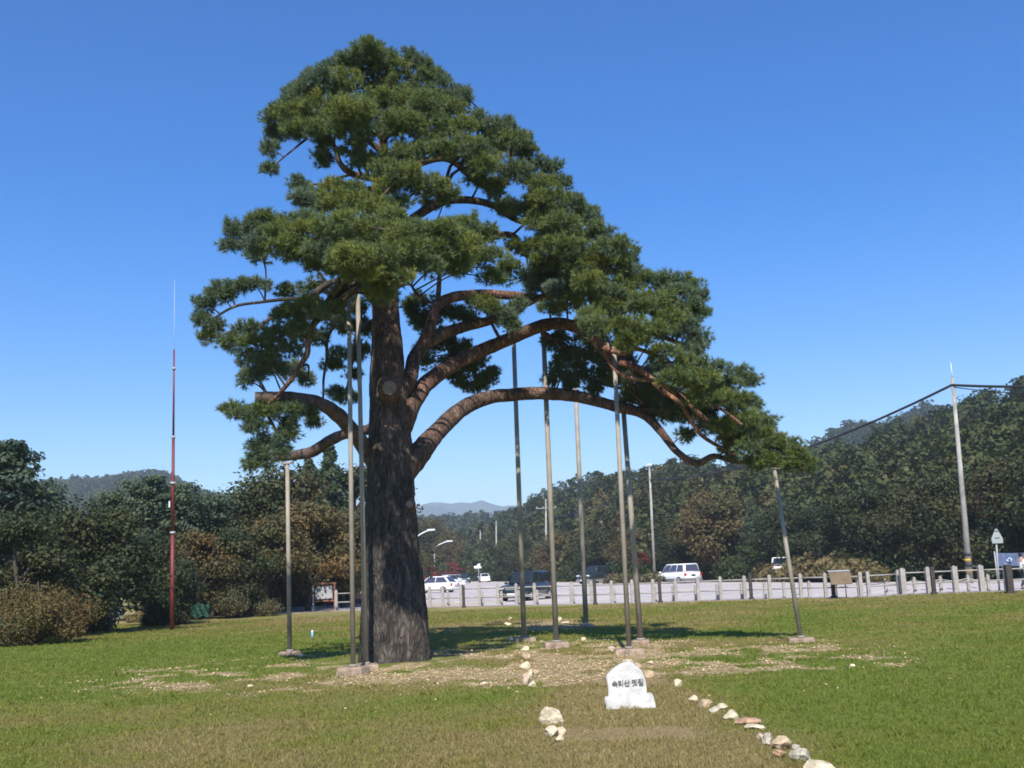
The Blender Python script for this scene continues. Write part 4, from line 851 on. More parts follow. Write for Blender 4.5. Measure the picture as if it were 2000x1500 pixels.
for s_ in PADS.replace('\n', ';').split(';'):
    if s_.strip():
        q = [float(v) for v in s_.split()]
        if q[1] < 150: q[1] = 72+(q[1]-60)*0.93
        if q[4] < 0: q[4] *= 1.95
        pads.append(q)
r = np.random.default_rng(5)
extra = []
for (px, py, rx, ry, dz, tn) in pads:     # the far side of the crown
    if py < 660 and r.random() < 0.38 and ry > 13:
        k = 0.10; cxp = 740+0.35*(px-740)+0.0; extra.append([px+(cxp-px)*k+r.normal()*8, py+8+r.normal()*5, rx*0.85, ry*0.85, dz+1.5+1.6*r.random(), 1])
for (px, py, rx, ry, dz, tn) in pads:     # a second layer of boughs toward the viewer and behind, which shades the limbs
    if py < 600 and 560 < px < 1290 and ry > 12:
        if r.random() < 0.22: extra.append([px+r.normal()*8, py+r.normal()*4, rx*0.95, ry*0.8, dz-0.35-0.6*r.random(), tn])
pads += extra
tuft = []; tn_ = []; td = []
twig = NP()
for (px, py, rx, ry, dz, tn) in pads:
    D = D0+dz; c = np.array(at(px, py, D)); big = 1.08 if (dz > 0.8 and py > 640) else 1.0; a = rx*D/FPX*1.16*big; b = ry*D/FPX*1.06*big; cdep = 0.45*a+0.5*b
    ncl = max(7, int(a*b*150)+7)     # clusters give the bough its knobbly outline
    u = r.normal(size=(ncl, 3)); u /= np.linalg.norm(u, axis=1)[:, None]; cc = u*(0.35+0.55*r.random((ncl, 1)))*np.array([a, cdep, b])
    cs = 0.10+0.085*r.random(ncl)
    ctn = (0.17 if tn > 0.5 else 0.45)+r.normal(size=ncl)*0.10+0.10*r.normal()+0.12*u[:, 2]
    for q in range(ncl):
        m_ = 13
        v = r.normal(size=(m_, 3)); v /= np.linalg.norm(v, axis=1)[:, None]; v[:, 2] = v[:, 2]*0.8+0.15
        tuft.append(c+cc[q]+v*cs[q]*(0.3+0.7*r.random((m_, 1)))); dd = v+np.array([0, 0, 0.55])+u[q]*0.5; td.append(dd/np.linalg.norm(dd, axis=1)[:, None])
        tn_.append(np.ones(m_)*ctn[q]+r.normal(size=m_)*0.05)
    # twig from the nearest limb point that lies toward the trunk
    dist = np.linalg.norm(SK[:, :3]-c, axis=1)+2.0*np.maximum(0, SK[:, 2]-c[2]-0.12)+0.6*np.maximum(0, 0.03-SK[:, 3])/0.03
    tx = P[np.argmin(abs(P[:, 2]-c[2]))][0]
    dist += 0.5*np.maximum(0, abs(SK[:, 0]-tx)-abs(c[0]-tx))
    j = np.argmin(dist); s0 = SK[j, :3]; L = np.linalg.norm(c-s0)
    if L > 0.12 and not (L > 0.8 and s0[2] < c[2] and math.hypot(c[0]-s0[0], c[1]-s0[1]) < 0.45*L) and not (L > 1.0 and s0[2] > c[2]+0.6*L):
        tr = min(0.05, 0.010+0.016*L, SK[j, 3]*0.7)
        mid = (s0+c)/2+np.array([r.normal()*0.06*L, r.normal()*0.06*L, 0.10*L])
        p_, q_ = resample([s0, mid, c], [tr, tr*0.75, tr*0.4], 4); V, I = tube_np(p_, q_, 6); twig.add(V, I, 0.4)
    for q in range(3):
        e = c+cc[q % ncl]; p_, q_ = resample([c, (c+e)/2+np.array([0, 0, -0.03]), e], [0.014, 0.009, 0.005], 2); V, I = tube_np(p_, q_, 4); twig.add(V, I, 0.35)
me = twig.mesh('twigs'); me.materials.append(M_bark); rel(link('twigs', me))
T = np.vstack(tuft); TD = np.vstack(td); TT = np.concatenate(tn_)
K = 15; n = len(T)
d = TD[:, None]*0.75+r.normal(size=(n, K, 3))*0.48; d /= np.linalg.norm(d, axis=2)[..., None]
ln = 0.075+0.06*r.random((n, K, 1)); w_ = np.cross(d, r.normal(size=(n, K, 3))); w_ /= np.linalg.norm(w_, axis=2)[..., None]
B = T[:, None]+0*d; wd = 0.0078
V = np.stack([B-w_*wd, B+w_*wd, B+d*ln], 2).reshape(-1, 3)
tint = np.clip(np.repeat(TT, K*3)+np.repeat(r.normal(size=n*K)*0.06, 3), 0, 1)
me = mesh_np('foliage', V, 3, np.arange(len(V)), tint=tint); me.materials.append(M_needle); rel(link('foliage', me))
print('PINE needles', n*K, 'pads', len(pads))

# ------------------------------------------------------------------ steel props
PR = [((566, 1280), (561, 905), 4.5, (0.42, 0.42, 0.10), 'short steel prop holding up the sawn-off lower left limb'),
      ((690, 1318), (681, 548), 5, (0.5, 0.42, 0.15), 'tall pale steel prop on a concrete block, just left of the trunk'),
      ((715, 1307), (698, 545), 5, (0.48, 0.5, 0.10), 'tall dark steel prop touching the left side of the trunk'),
      ((1024, 1254), (1001, 600), 5, (0.5, 0.5, 0.12), 'leftmost steel prop right of the trunk, behind the lowest arching limb'),
      ((1087, 1266), (1061, 645), 5.5, (0.55, 0.5, 0.14), 'steel prop crossing in front of the lowest limb, second right of the trunk'),
      ((1145, 1226), (1121, 690), 5, (0.4, 0.4, 0.10), 'dark distant steel prop standing in the tree shadow behind the others'),
      ((1229, 1279), (1199, 680), 5, (0.55, 0.45, 0.13), 'steel prop right behind the white marker stone'),
      ((1252, 1258), (1218, 805), 5.5, (0.4, 0.4, 0.1), 'dark steel prop under the bend of the lowest right limb'),
      ((1565, 1254), (1512, 915), 4.5, (0.55, 0.5, 0.10), 'slanting steel prop under the far right tip of the pine')]
for (b_, t_, rp, ft, lab) in PR:
    g0 = ong(*b_); D = g0.y; top = at(t_[0], t_[1], D+ (0.0)); rr = rp*D/FPX*0.98
    t = thing('support_prop', lab, 'prop', g0, 0, 'steel props holding up the old pine')
    mb = MB(); mb.bar((0, 0, 0), top-g0, rr, rr*0.88, 16); mb.build('pole', M_prop, t)
    mb = MB(); mb.box((0, 0, ft[2]/2-0.03), (ft[0], ft[1], ft[2]+0.04), rot=Matrix.Rotation(R((b_[0]*7) % 30-15), 3, 'Z'), bevel=0.03, taper=0.92); mb.build('concrete_footing', M_conc, t)
    mb = MB(); v = (top-g0); mb.box(v+Vector((0, 0, 0.0)), (rr*5.0, 0.12, 0.035), bevel=0.006)
    mb.box(v+Vector((-rr*2.4, 0, 0.05)), (0.03, 0.12, 0.11)); mb.box(v+Vector((rr*2.4, 0, 0.05)), (0.03, 0.12, 0.11)); mb.build('cradle', M_prop, t)
    mb = MB(); mb.bar(Vector((0, 0, ft[2]-0.01)), Vector((0, 0, ft[2]+0.03)), rr*1.7, rr*1.5, 16); mb.build('base_collar', M_prop, t)

# ------------------------------------------------------------------ marker stone
c = ong(1231, 1381); SC = c.y/FPX
mk = thing('marker_stone', 'white granite marker stone with dark engraved Korean lettering on the path', 'stone marker', (c.x, c.y, 0), R(-3), None)
def pxz(pts, cx, cy): return [((a-cx)*SC, (cy-b_)*SC) for a, b_ in pts]
prof = pxz([(1191, 1364), (1192, 1345), (1189, 1330), (1188, 1323), (1194, 1317), (1203, 1310), (1212, 1304), (1221, 1300), (1230, 1297.5), (1238, 1299), (1246, 1306), (1254, 1312), (1259, 1320), (1261.5, 1332), (1262.5, 1345), (1263, 1364)], 1231, 1381)
def rough_prism(prof, y0, y1, amp, seed, name, mat, cuts=3, bevel=0.012):
    mb = MB(); mb.prism(prof, y0, y1, bevel=bevel)
    bm = mb.bm
    bmesh.ops.triangulate(bm, faces=bm.faces[:])
    for _ in range(cuts):
        bmesh.ops.subdivide_edges(bm, edges=[e for e in bm.edges if e.calc_length() > 0.03], cuts=1, use_grid_fill=True)
    bmesh.ops.triangulate(bm, faces=bm.faces[:])
    for v in bm.verts:
        q = v.co*14+Vector((seed, 0, 0)); n_ = mnoise.noise(q)*0.6+mnoise.noise(q*2.7)*0.4
        k = Vector((mnoise.noise(q+Vector((5, 1, 2))), 0.35*mnoise.noise(q+Vector((1, 7, 2))), n_))
        v.co += k*amp
    return mb.build(name, mat, mk)
rough_prism(prof, -0.09, 0.09, 0.008, 1, 'headstone', M_stone)
rough_prism(pxz([(1184, 1383), (1185, 1374), (1184, 1364), (1186, 1361.5), (1199, 1362), (1262, 1360), (1268, 1357), (1274, 1359), (1276, 1366), (1277.5, 1383)], 1231, 1381), -0.15, 0.14, 0.012, 4, 'plinth', M_stone)
cu = bpy.data.curves.new('lettering', 'FONT'); cu.body = '속리산 옛길'; cu.align_x = 'CENTER'; cu.align_y = 'CENTER'; cu.size = 0.082; cu.extrude = 0.004; cu.space_character = 0.94; cu.offset = 0.0012
to = bpy.data.objects.new('tmp_text', cu); COL.objects.link(to)
bpy.context.view_layer.update()
me = bpy.data.meshes.new_from_object(to.evaluated_get(bpy.context.evaluated_depsgraph_get()))
bpy.data.objects.remove(to); me.materials.clear(); me.materials.append(M_letter)
lo = link('lettering', me, mk); lp = pxz([(1228, 1336)], 1231, 1381)[0]
lo.location = (lp[0], -0.100, lp[1]); lo.rotation_euler = (R(90), R(-2), 0)

# ------------------------------------------------------------------ rocks
def rock_mesh(seed, sx, sy, sz, mat):
    bm = bmesh.new(); bmesh.ops.create_icosphere(bm, subdivisions=4, radius=1)
    rr = random.Random(seed); planes = []
    for _ in range(12):
        v = Vector((rr.gauss(0, 1), rr.gauss(0, 1), rr.gauss(0, 1))).normalized(); planes.append((v, 0.50+0.38*rr.random()))
    for v in bm.verts:
        p = v.co.copy()
        for nn, dd in planes:
            q = p.dot(nn)
            if q > dd: p -= nn*(q-dd)*0.96
        p *= 1+0.12*mnoise.noise(v.co*2.2+Vector((seed*3.1, 0, 0)))+0.05*mnoise.noise(v.co*7+Vector((seed, 0, 0)))
        v.co = Vector((p.x*sx, p.y*sy, p.z*sz))
    for f in bm.faces: f.smooth = False
    me = bpy.data.meshes.new('rock'); bm.to_mesh(me); bm.free(); me.materials.append(mat); return me
ROCKS = [  # px, base py, half width px, height px, material, label
 (1078, 1417, 19, 33, 0, 'large cream boulder, nearest big one of the left rock line', 'L'), (1079, 1440, 12, 20, 0, 'cream rock in front of the large left boulder', 'L'), (1095, 1436, 9, 15, 0, 'small cream rock right in front of the large left boulder', 'L'), (1092, 1450, 8, 14, 0, 'small cream rock nearest the camera in the left line', 'L'),
 (1029, 1336, 9, 22, 4, 'upright pinkish rock at the middle of the left line', 'L'), (1040, 1342, 8, 12, 0, 'small pale rock right of the upright pinkish rock', 'L'), (1036, 1322, 5, 15, 0, 'thin cream rock behind the upright pinkish rock', 'L'), (1045, 1318, 7, 13, 1, 'tan leaning rock just above the upright pinkish rock', 'L'),
 (1026, 1305, 10, 13, 0, 'flat cream rock in the left line before the props', 'L'), (1028, 1289, 9, 12, 1, 'tan rock in the left line beside the chippings', 'L'), (1026, 1272, 8, 10, 0, 'pale rock just in front of the leftmost right-hand prop', 'L'), (998, 1252, 6, 8, 0, 'white rock left of the leftmost right-hand prop', 'L'), (1009, 1254, 6, 6, 0, 'small pale rock beside the leftmost right-hand prop', 'L'),
 (991, 1222, 7, 7, 0, 'pale rock on the far left corner of the bare path patch', 'L'), (998, 1213, 5, 6, 1, 'tan rock on the far left corner of the bare path patch', 'L'), (1092, 1213, 5, 8, 0, 'white rock on the far right corner of the bare path patch', 'R'), (1104, 1218, 7, 4, 0, 'flat pale rock on the far right of the bare path patch', 'R'),
 (1267, 1324, 9, 17, 1, 'round tan rock beside the right shoulder of the marker', 'R'), (1245, 1306, 8, 12, 1, 'tan rock peeking over the top right of the marker', 'R'), (1229, 1296, 10, 9, 0, 'pale flat rock directly behind the marker top', 'R'), (1270, 1298, 6, 8, 4, 'small pink rock right behind the marker', 'R'), (1195, 1272, 6, 12, 4, 'small pointed pink rock left of the marker prop', 'R'), (1206, 1282, 5, 13, 1, 'thin tan rock leaning at the marker prop footing', 'R'),
 (1324, 1341, 8, 13, 0, 'lone small cream rock at the top of the right row', 'R'), (1355, 1370, 8, 13, 0, 'pale rock, second from the top of the right row', 'R'), (1380, 1383, 11, 20, 1, 'tan rock, third from the top of the right row', 'R'),
 (1397, 1392, 9, 13, 3, 'small grey rock before the paired pale rocks in the right row', 'R'), (1412, 1386, 9, 11, 0, 'small pale rock behind the right row near its middle', 'R'), (1429, 1408, 13, 22, 0, 'angular cream rock near the middle of the right row', 'R'), (1462, 1418, 21, 17, 2, 'broad rust-coloured rock in the middle of the right row', 'R'), (1477, 1428, 16, 14, 0, 'bright cream rock just below the rust-coloured rock', 'R'),
 (1487, 1444, 9, 11, 4, 'small pink rock under the bright cream rock', 'R'), (1502, 1456, 9, 22, 3, 'upright grey rock in the lower right row', 'R'), (1527, 1462, 15, 22, 1, 'tan rock with pale edge in the lower right row', 'R'), (1524, 1478, 12, 12, 2, 'brown low rock in front of the tan pale-edged rock', 'R'), (1556, 1462, 7, 8, 3, 'tiny grey rock right of the tan pale-edged rock', 'R'),
 (1568, 1488, 18, 23, 3, 'rounded grey rock, second from the bottom of the right row', 'R'), (1607, 1510, 24, 25, 0, 'large bright cream rock cut by the bottom edge, right row', 'R'),
 (588, 1283, 5, 5, 0, 'single white stone right of the short prop footing', 'S'), (488, 1342, 5, 5, 0, 'single white stone in the grass left of the tall pale prop', 'S'), (945, 1338, 7, 6, 0, 'flat pale stone at the front edge of the chippings', 'S'), (1305, 1256, 0, 0, 0, '', 'S'), (1140, 1252, 6, 7, 0, 'pale stone on the chippings between two props', 'S'), (1665, 1302, 5, 5, 0, 'small white stone on the far right chippings streak', 'S')]
for i, (px, py, hw, hh, mi, lab, grp) in enumerate(ROCKS):
    if not lab: continue
    p = ong(px, py); s = p.y/FPX
    sz = hh*s*0.66; me = rock_mesh(i+1, hw*s*1.28, hw*s*(0.75+0.3*random.random()), sz, M_rock[mi])
    o = link('rock', me); o.location = (p.x, p.y+hw*s*0.6, sz*0.55); o.rotation_euler = (0, 0, random.uniform(-0.5, 0.5))
    tagp(o, lab, 'rock', {'L': 'rocks lining the left side of the path', 'R': 'rocks lining the right side of the path', 'S': 'loose stones around the pine'}[grp])

# ------------------------------------------------------------------ fences
def post(mbc, loc, h, w_, parent, mat, rz=0):
    mb = MB(); mb.box((loc[0], loc[1], loc[2]+h/2), (w_, w_, h), rot=Matrix.Rotation(rz, 3, 'Z'), bevel=0.012)
    mb.bar((loc[0], loc[1], loc[2]+h-0.002), (loc[0], loc[1], loc[2]+h+0.045), w_*0.42, w_*0.22, 8)
    return mb.build('post', mat, parent)
def rail_fence(xs_, label, hpost=1.12, gap=None, rope=False, hrail=(0.95, 0.47), name='rail_fence', w=0.16, dy=0.0, grp=None):
    P_ = [onlot(x_, base_y(x_)) for x_ in xs_]
    if dy: P_ = [Vector((p.x*(1+dy/p.y), p.y+dy, p.z)) for p in P_]
    o = P_[0]; t = thing(name, label, 'fence', o, 0, grp)
    for p in P_: post(None, p-o, hpost, w, t, M_fence)
    for hz in hrail:
        for a, b_ in zip(P_[:-1], P_[1:]):
            mb = MB()
            if rope:
                q = [a-o+(b_-a)*k+Vector((0, 0, hz-0.10*math.sin(math.pi*k))) for k in np.linspace(0, 1, 9)]
                mb.tube(q, 0.016, 6); mb.build('rope', M_rope, t)
            else:
                n_ = Vector((0, -0.0, hz)); mb.bar(a-o+n_, b_-o+n_, 0.034, None, 8); mb.build('rail', M_rail, t)
    return t
rail_fence([657, 690], 'short stretch of pale rail fence between the notice board and the trunk', grp='rail fences along the car park')
rail_fence([735, 770, 805, 840, 865, 901, 937, 973, 1009, 1045, 1081, 1117, 1156, 1196, 1236, 1277, 1321, 1365, 1409, 1456, 1505, 1566, 1614, 1683], 'long grey two-rail post fence from the trunk to the brown information board', grp='rail fences along the car park')
rail_fence([1698, 1757], 'short two-rail fence section just right of the brown information board', grp='rail fences along the car park', dy=0.5)
rail_fence([1766, 1816, 1868, 1919, 1969, 2025, 2090], 'thicker-posted grey rail fence running off the right edge', w=0.24, grp='rail fences along the car park', hpost=1.2, hrail=(1.0, 0.5))
rail_fence([876, 942, 980, 1014, 1050, 1085, 1121, 1160, 1201, 1242, 1281, 1316, 1360, 1402, 1450, 1495, 1533, 1582, 1628, 1679, 1732, 1788, 1839, 1893, 1932], 'low rope fence of short posts just behind the long rail fence', hpost=0.74, rope=True, hrail=(0.62, 0.24), name='rope_fence', w=0.14, dy=0.9)
for px, py, w_, h_, lab in ((906, 1187, 0.15, 1.15, 'dark bollard post right of the distant white hatchback'), (1163, 1181, 0.15, 1.25, 'dark bollard post below the grey truck'), (1290, 1177, 0.15, 1.2, 'dark bollard post below the front of the white minivan'), (1468, 1171, 0.15, 1.3, 'dark bollard post left of the slanting prop'), (1629, 1168, 0.17, 1.3, 'dark bollard post under the brown information board'), (1825, 1161, 0.17, 1.25, 'dark bollard post left of the triangular sign'), (1974, 1159, 0.26, 1.25, 'thick dark post nearest the right edge')):
    p = ong(px, py); t = thing('bollard', lab, 'bollard', p, 0, 'dark posts along the car park fence')
    mb = MB(); mb.box((0, 0, h_/2), (w_, w_, h_), bevel=0.015); mb.build('shaft', M_bollard, t)
    mb = MB(); mb.box((0, 0, 0.05), (w_*1.5, w_*1.5, 0.1), bevel=0.01); mb.build('foot', M_bollard, t)

# notice board --------------------------------------------------------------------
p = ong(633, 1193); s = p.y/FPX
t = thing('notice_board', 'red-framed notice board with blank grey panel left of the tall prop', 'notice board', p, 0)
H_ = 52*s
for sx, m_ in ((-20.5, M_panel), (20.5, M_redwood)):
    mb = MB(); mb.box((sx*s, 0, H_/2), (0.10, 0.10, H_), bevel=0.01); mb.build('leg', m_, t)
mb = MB(); mb.box((0, 0, H_-0.02), (47*s, 0.12, 0.10), bevel=0.01); mb.build('top_rail', M_redwood, t); mb = MB(); mb.box((0, 0, H_*0.36), (40*s, 0.08, 0.10), bevel=0.01); mb.build('bottom_rail', M_redwood, t)
mb = MB(); mb.box((0, 0, H_*0.66), (33*s, 0.04, 24*s), bevel=0.005); mb.build('panel', M_panel, t)
# brown information board
p = ong(1645, 1169); s = p.y/FPX
t = thing('information_board', 'brown slanted information board on two thin legs by the right part of the fence', 'information board', p, R(4))
for sx in (-9, 9):
    mb = MB(); mb.bar((sx*s, 0.03, 0), (sx*s, 0.03, 30*s), 0.028, None, 8); mb.build('leg', M_redwood, t)
mb = MB(); mb.box((0, 0, 39*s), (42*s, 0.06, 26*s), rot=Matrix.Rotation(R(-18), 3, 'X'), bevel=0.01); mb.build('panel', M_brown, t)
mb = MB(); mb.box((0, 0.18, 52*s), (43*s, 0.30, 0.03), rot=Matrix.Rotation(R(8), 3, 'X'), bevel=0.006); mb.build('top_cover', M_panel, t)
mb = MB(); mb.box((0, -0.05, 31*s), (19*s, 0.03, 5*s), rot=Matrix.Rotation(R(-18), 3, 'X'), bevel=0.004); mb.build('lower_plate', M_bollard, t)
# second brown board left of trunk
p = onlot(707, 1186); s = p.y/FPX
t = thing('information_board', 'brown board partly hidden by the left side of the big trunk', 'information board', (p.x, p.y, LOT), 0)
mb = MB(); mb.box((0, 0, 27*s), (36*s, 0.06, 22*s), rot=Matrix.Rotation(R(-15), 3, 'X'), bevel=0.01); mb.build('panel', M_brown, t)
for sx in (-9, 9):
    mb = MB(); mb.bar((sx*s, 0.03, 0), (sx*s, 0.03, 20*s), 0.03, None, 8); mb.build('leg', M_redwood, t)

# triangular sign seen from behind
p = onlot(1952, 1153); s = p.y/FPX
t = thing('traffic_sign', 'back of a triangular traffic sign on a thin grey pole near the right edge', 'traffic sign', p, 0)
top = at(1944.5, 1040, p.y)-p
mb = MB(); mb.bar((0, 0, 0), (top.x, 0, top.z), 0.045, 0.04, 12); mb.build('pole', M_panel, t)
cx = top.x; zt = at(1944, 1033, p.y).z-p.z; zb = at(1946, 1061.5, p.y).z-p.z; zm = zb+(zt-zb)*0.32; hw = 11.2*s
mb = MB(); mb.prism([(cx-hw*0.9, zb), (cx+hw*0.95, zb), (cx+hw, zm), (cx+0.05, zt), (cx-0.05, zt), (cx-hw, zm)], -0.10, -0.075, bevel=0.008); mb.build('sign_plate', simple('sign_back', (0.33, 0.36, 0.36), 0.5, var=0.05), t)
mb = MB()
for zz in (zm+0.05, zm+0.38):
    mb.box((cx, -0.115, zz), (0.22, 0.03, 0.045), bevel=0.006)
mb.build('bracket', M_grey, t)
# banner
p = at(1946, 1100, 63); q = at(2060, 1095, 62)
t = thing('banner', 'long blue banner with pale blotches strung low at the right edge', 'banner', (p.x, 63, -0.3), 0)
z0 = at(1946, 1106, 63).z+0.3; z1 = at(1946, 1080, 63).z+0.3; Lb = q.x-p.x
bm = bmesh.new(); nseg = 20
va = [bm.verts.new((Lb*k/nseg, 0.06*math.sin(k*1.3), z0-0.03*math.sin(math.pi*k/nseg))) for k in range(nseg+1)]
vb = [bm.verts.new((Lb*k/nseg, 0.06*math.sin(k*1.3+0.4), z1-0.05*math.sin(math.pi*k/nseg))) for k in range(nseg+1)]
for k in range(nseg): bm.faces.new((va[k], va[k+1], vb[k+1], vb[k]))
me = bpy.data.meshes.new('cloth'); bm.to_mesh(me); bm.free(); link('cloth', me, t, M_banner)
for k in (0, 1):
    mb = MB(); mb.bar((Lb*k+(-0.03 if k == 0 else 0.03), 0.02, 0), (Lb*k+(-0.03 if k == 0 else 0.03), 0.02, z1+0.1), 0.035, None, 8); mb.build('pole', M_panel, t)
rr = random.Random(3)
mb = MB()
for k in range(9):
    x_ = 0.25+rr.random()*(Lb-0.6); z_ = z0+0.15+rr.random()*(z1-z0-0.35); w_ = 0.08+0.14*rr.random(); h_ = 0.06+0.12*rr.random()
    pts = [(x_+math.cos(a)*w_*(0.6+0.6*rr.random()), z_+math.sin(a)*h_*(0.6+0.6*rr.random())) for a in np.linspace(0, 6.28, 9, endpoint=False)]
    mb.prism(pts, -0.085, -0.075)
mb.build('printed_marks', simple('pale_print', (0.35, 0.42, 0.55), 0.8, var=0.2, scale=5), t)

# red mast -----------------------------------------------------------------------
Dm = 44.0; b_ = at(336, 1200, Dm); t_ = at(340, 683, Dm)
t = thing('mast', 'very tall thin red mast rising from the bushes on the left', 'mast', (b_.x, Dm, -0.2), 0)
tv = Vector((t_.x-b_.x, 0, t_.z+0.2))
for k0, k1, r0_, r1_, nm in ((0, 0.34, 0.085, 0.078, 'lower_section'), (0.34, 0.68, 0.07, 0.06, 'middle_section'), (0.68, 1.0, 0.045, 0.035, 'upper_section')):
    mb = MB(); mb.bar(tv*k0, tv*k1, r0_, r1_, 14); mb.build(nm, M_red, t)
for k0 in (0.34, 0.515, 0.68, 0.93):
    mb = MB(); mb.bar(tv*k0-Vector((0, 0, 0.05)), tv*k0+Vector((0, 0, 0.05)), 0.112 if k0 < 0.6 else 0.075, None, 14); mb.build('clamp', M_panel, t)
mb = MB(); mb.bar(tv, tv+Vector((-0.02, 0, 3.0)), 0.008, 0.003, 8); mb.build('whip_aerial', M_whitep, t)
mb = MB(); mb.box(tv*0.44+Vector((-0.12, -0.05, 0)), (0.06, 0.05, 0.26), bevel=0.01); mb.build('small_plate', M_whitep, t)

# utility poles and cable -------------------------------------------------------
def upole(px, ptop, D, zb, r0_, r1_, label, arms=(), stripes=False, spike=0, pxb=None, name='utility_pole'):
    top = at(px, ptop, D); bx = at(pxb if pxb else px, 1100, D).x
    t = thing(name, label, 'utility pole', (bx, D, zb), 0, 'concrete utility poles along the woodland edge')
    v = Vector((top.x-bx, 0, top.z-zb)); mb = MB(); mb.bar((0, 0, 0), v, r0_, r1_, 14); mb.build('shaft', M_polec, t)
    if spike: mb = MB(); mb.bar(v, v+Vector((0, 0, spike)), r1_*0.5, 0.012, 8); mb.build('spike', M_whitep, t)
    for (dz, w_) in arms:
        mb = MB(); mb.box(v+Vector((0, -0.12, dz)), (w_, 0.09, 0.09), bevel=0.01); a_ = mb.build('crossarm', M_panel, t)
        for k in (-0.45, -0.15, 0.2, 0.45):
            mb = MB(); mb.bar(v+Vector((w_*k, -0.12, dz+0.045)), v+Vector((w_*k, -0.12, dz+0.28)), 0.05, 0.03, 8); mb.build('insulator', M_whitep, a_)
    if stripes:
        for k in range(4):
            mb = MB(); z_ = 0.75+k*0.32; mb.bar((0, 0, z_), (0, 0, z_+0.16), r0_+0.012, None, 14); mb.build('warning_stripe', M_yellow if k % 2 == 0 else M_cable, t)
    return Vector((bx, D, zb))+v
p1 = upole(1860, 738, 66, -0.3, 0.19, 0.10, 'tall pale utility pole with bent cable at the right, striped at its foot', spike=1.0, stripes=True, pxb=1891)
p2 = upole(1268, 906, 112, -0.3, 0.16, 0.10, 'pale utility pole between two props, thick cable near its top', pxb=1277, arms=((-0.25, 0.5),))
p3 = upole(1066, 975, 170, -0.3, 0.2, 0.12, 'distant utility pole with crossarm hidden behind a central prop', arms=((-1.4, 3.2),))
p4 = upole(969, 1018, 245, 1.0, 0.19, 0.13, 'distant thin utility pole standing alone right of the far white sign')
p5 = upole(938, 1036, 290, 1.0, 0.19, 0.13, 'thin utility pole straight above the far white sign')
p6 = upole(908, 1056, 335, 1.0, 0.19, 0.13, 'farthest and shortest utility pole, left of the far white sign')
def cable(a, b_, sag, r_, label, n=24):
    q = [Vector(a).lerp(Vector(b_), k)+Vector((0, 0, -sag*4*k*(1-k))) for k in np.linspace(0, 1, n)]
    V, I = tube_np(q, r_, 8); w_ = NP(); w_.add(V, I); me = w_.mesh('cable'); me.materials.append(M_cable); o = link('power_cable', me)
    tagp(o, label, 'cable', 'thick black cables between the utility poles')
a1 = at(1859, 752, 66); a2 = at(1270, 937, 112)
cable(a1, a2, 1.4, 0.085, 'thick black cable sagging from the tall right pole down behind the pine')
cable(a1, at(2120, 752, 60), 0.1, 0.085, 'thick black cable running level from the tall pole out of the right edge')
cable(a2, at(1068, 1010, 170), 1.0, 0.07, 'black cable running from the middle pole to the distant crossarm pole')
cable(a1+Vector((0.2, 0, -0.15)), at(2130, 762, 58), 0.25, 0.03, 'thin lower wire running right from the tall pole')

# street lamps -------------------------------------------------------------------
for (hx, hy, jx, jy, D, lab) in ((846, 1035, 812, 1050, 165, 'upper white street lamp arm reaching out from behind the trunk'), (881, 1057, 848, 1070, 200, 'lower white street lamp right of the trunk')):
    j = at(jx, jy, D); hd = at(hx, hy, D); t = thing('street_lamp', lab, 'street lamp', (j.x, D, LOT), 0, 'street lamps on the car park')
    o = Vector((j.x, D, LOT)); mb = MB(); mb.bar((0, 0, 0), j-o, 0.12, 0.08, 10); mb.build('pole', M_panel, t)
    L = hd-j; mb = MB(); mb.tube([j-o, j-o+Vector((L.x*0.3, 0, L.z*0.5)), j-o+Vector((L.x*0.6, 0, L.z*0.85)), j-o+Vector((L.x, 0, L.z))], 0.10, 8); mb.build('arm', M_whitep, t)
    mb = MB(); mb.box(hd-o+Vector((-0.3, 0, 0.02)), (1.2, 0.4, 0.24), bevel=0.08); mb.build('lamp_head', M_whitep, t)
# far white sign
D = 170; c_ = at(930, 1106, D); s = D/FPX
t = thing('sign', 'small white irregular sign on a post above the distant cars', 'sign', (c_.x+0.25, D, LOT), 0)
mb = MB(); mb.bar((0.1, 0, 0), (0.1, 0, c_.z-LOT), 0.05, None, 8); mb.build('post', M_panel, t)
mb = MB(); mb.prism([(-7*s, c_.z-LOT-4*s), (7*s, c_.z-LOT-4*s), (7*s, c_.z-LOT-0.5*s), (4.5*s, c_.z-LOT-1*s), (5*s, c_.z-LOT+5*s), (1*s, c_.z-LOT+5*s), (-2*s, c_.z-LOT+1*s), (-7*s, c_.z-LOT+0.5*s)], -0.12, -0.06); mb.build('sign_plate', M_whitep, t)
# blue peg
p = ong(610, 1248)
t = thing('marker_peg', 'small pale blue peg in the grass right of the short prop', 'peg', p, 0)
mb = MB(); mb.bar((0, 0, 0), (0, 0, 0.2), 0.03, None, 10); mb.build('shaft', M_bluepeg, t)
mb = MB(); mb.ball((0, 0, 0.21), 0.035); mb.build('cap', M_whitep, t)

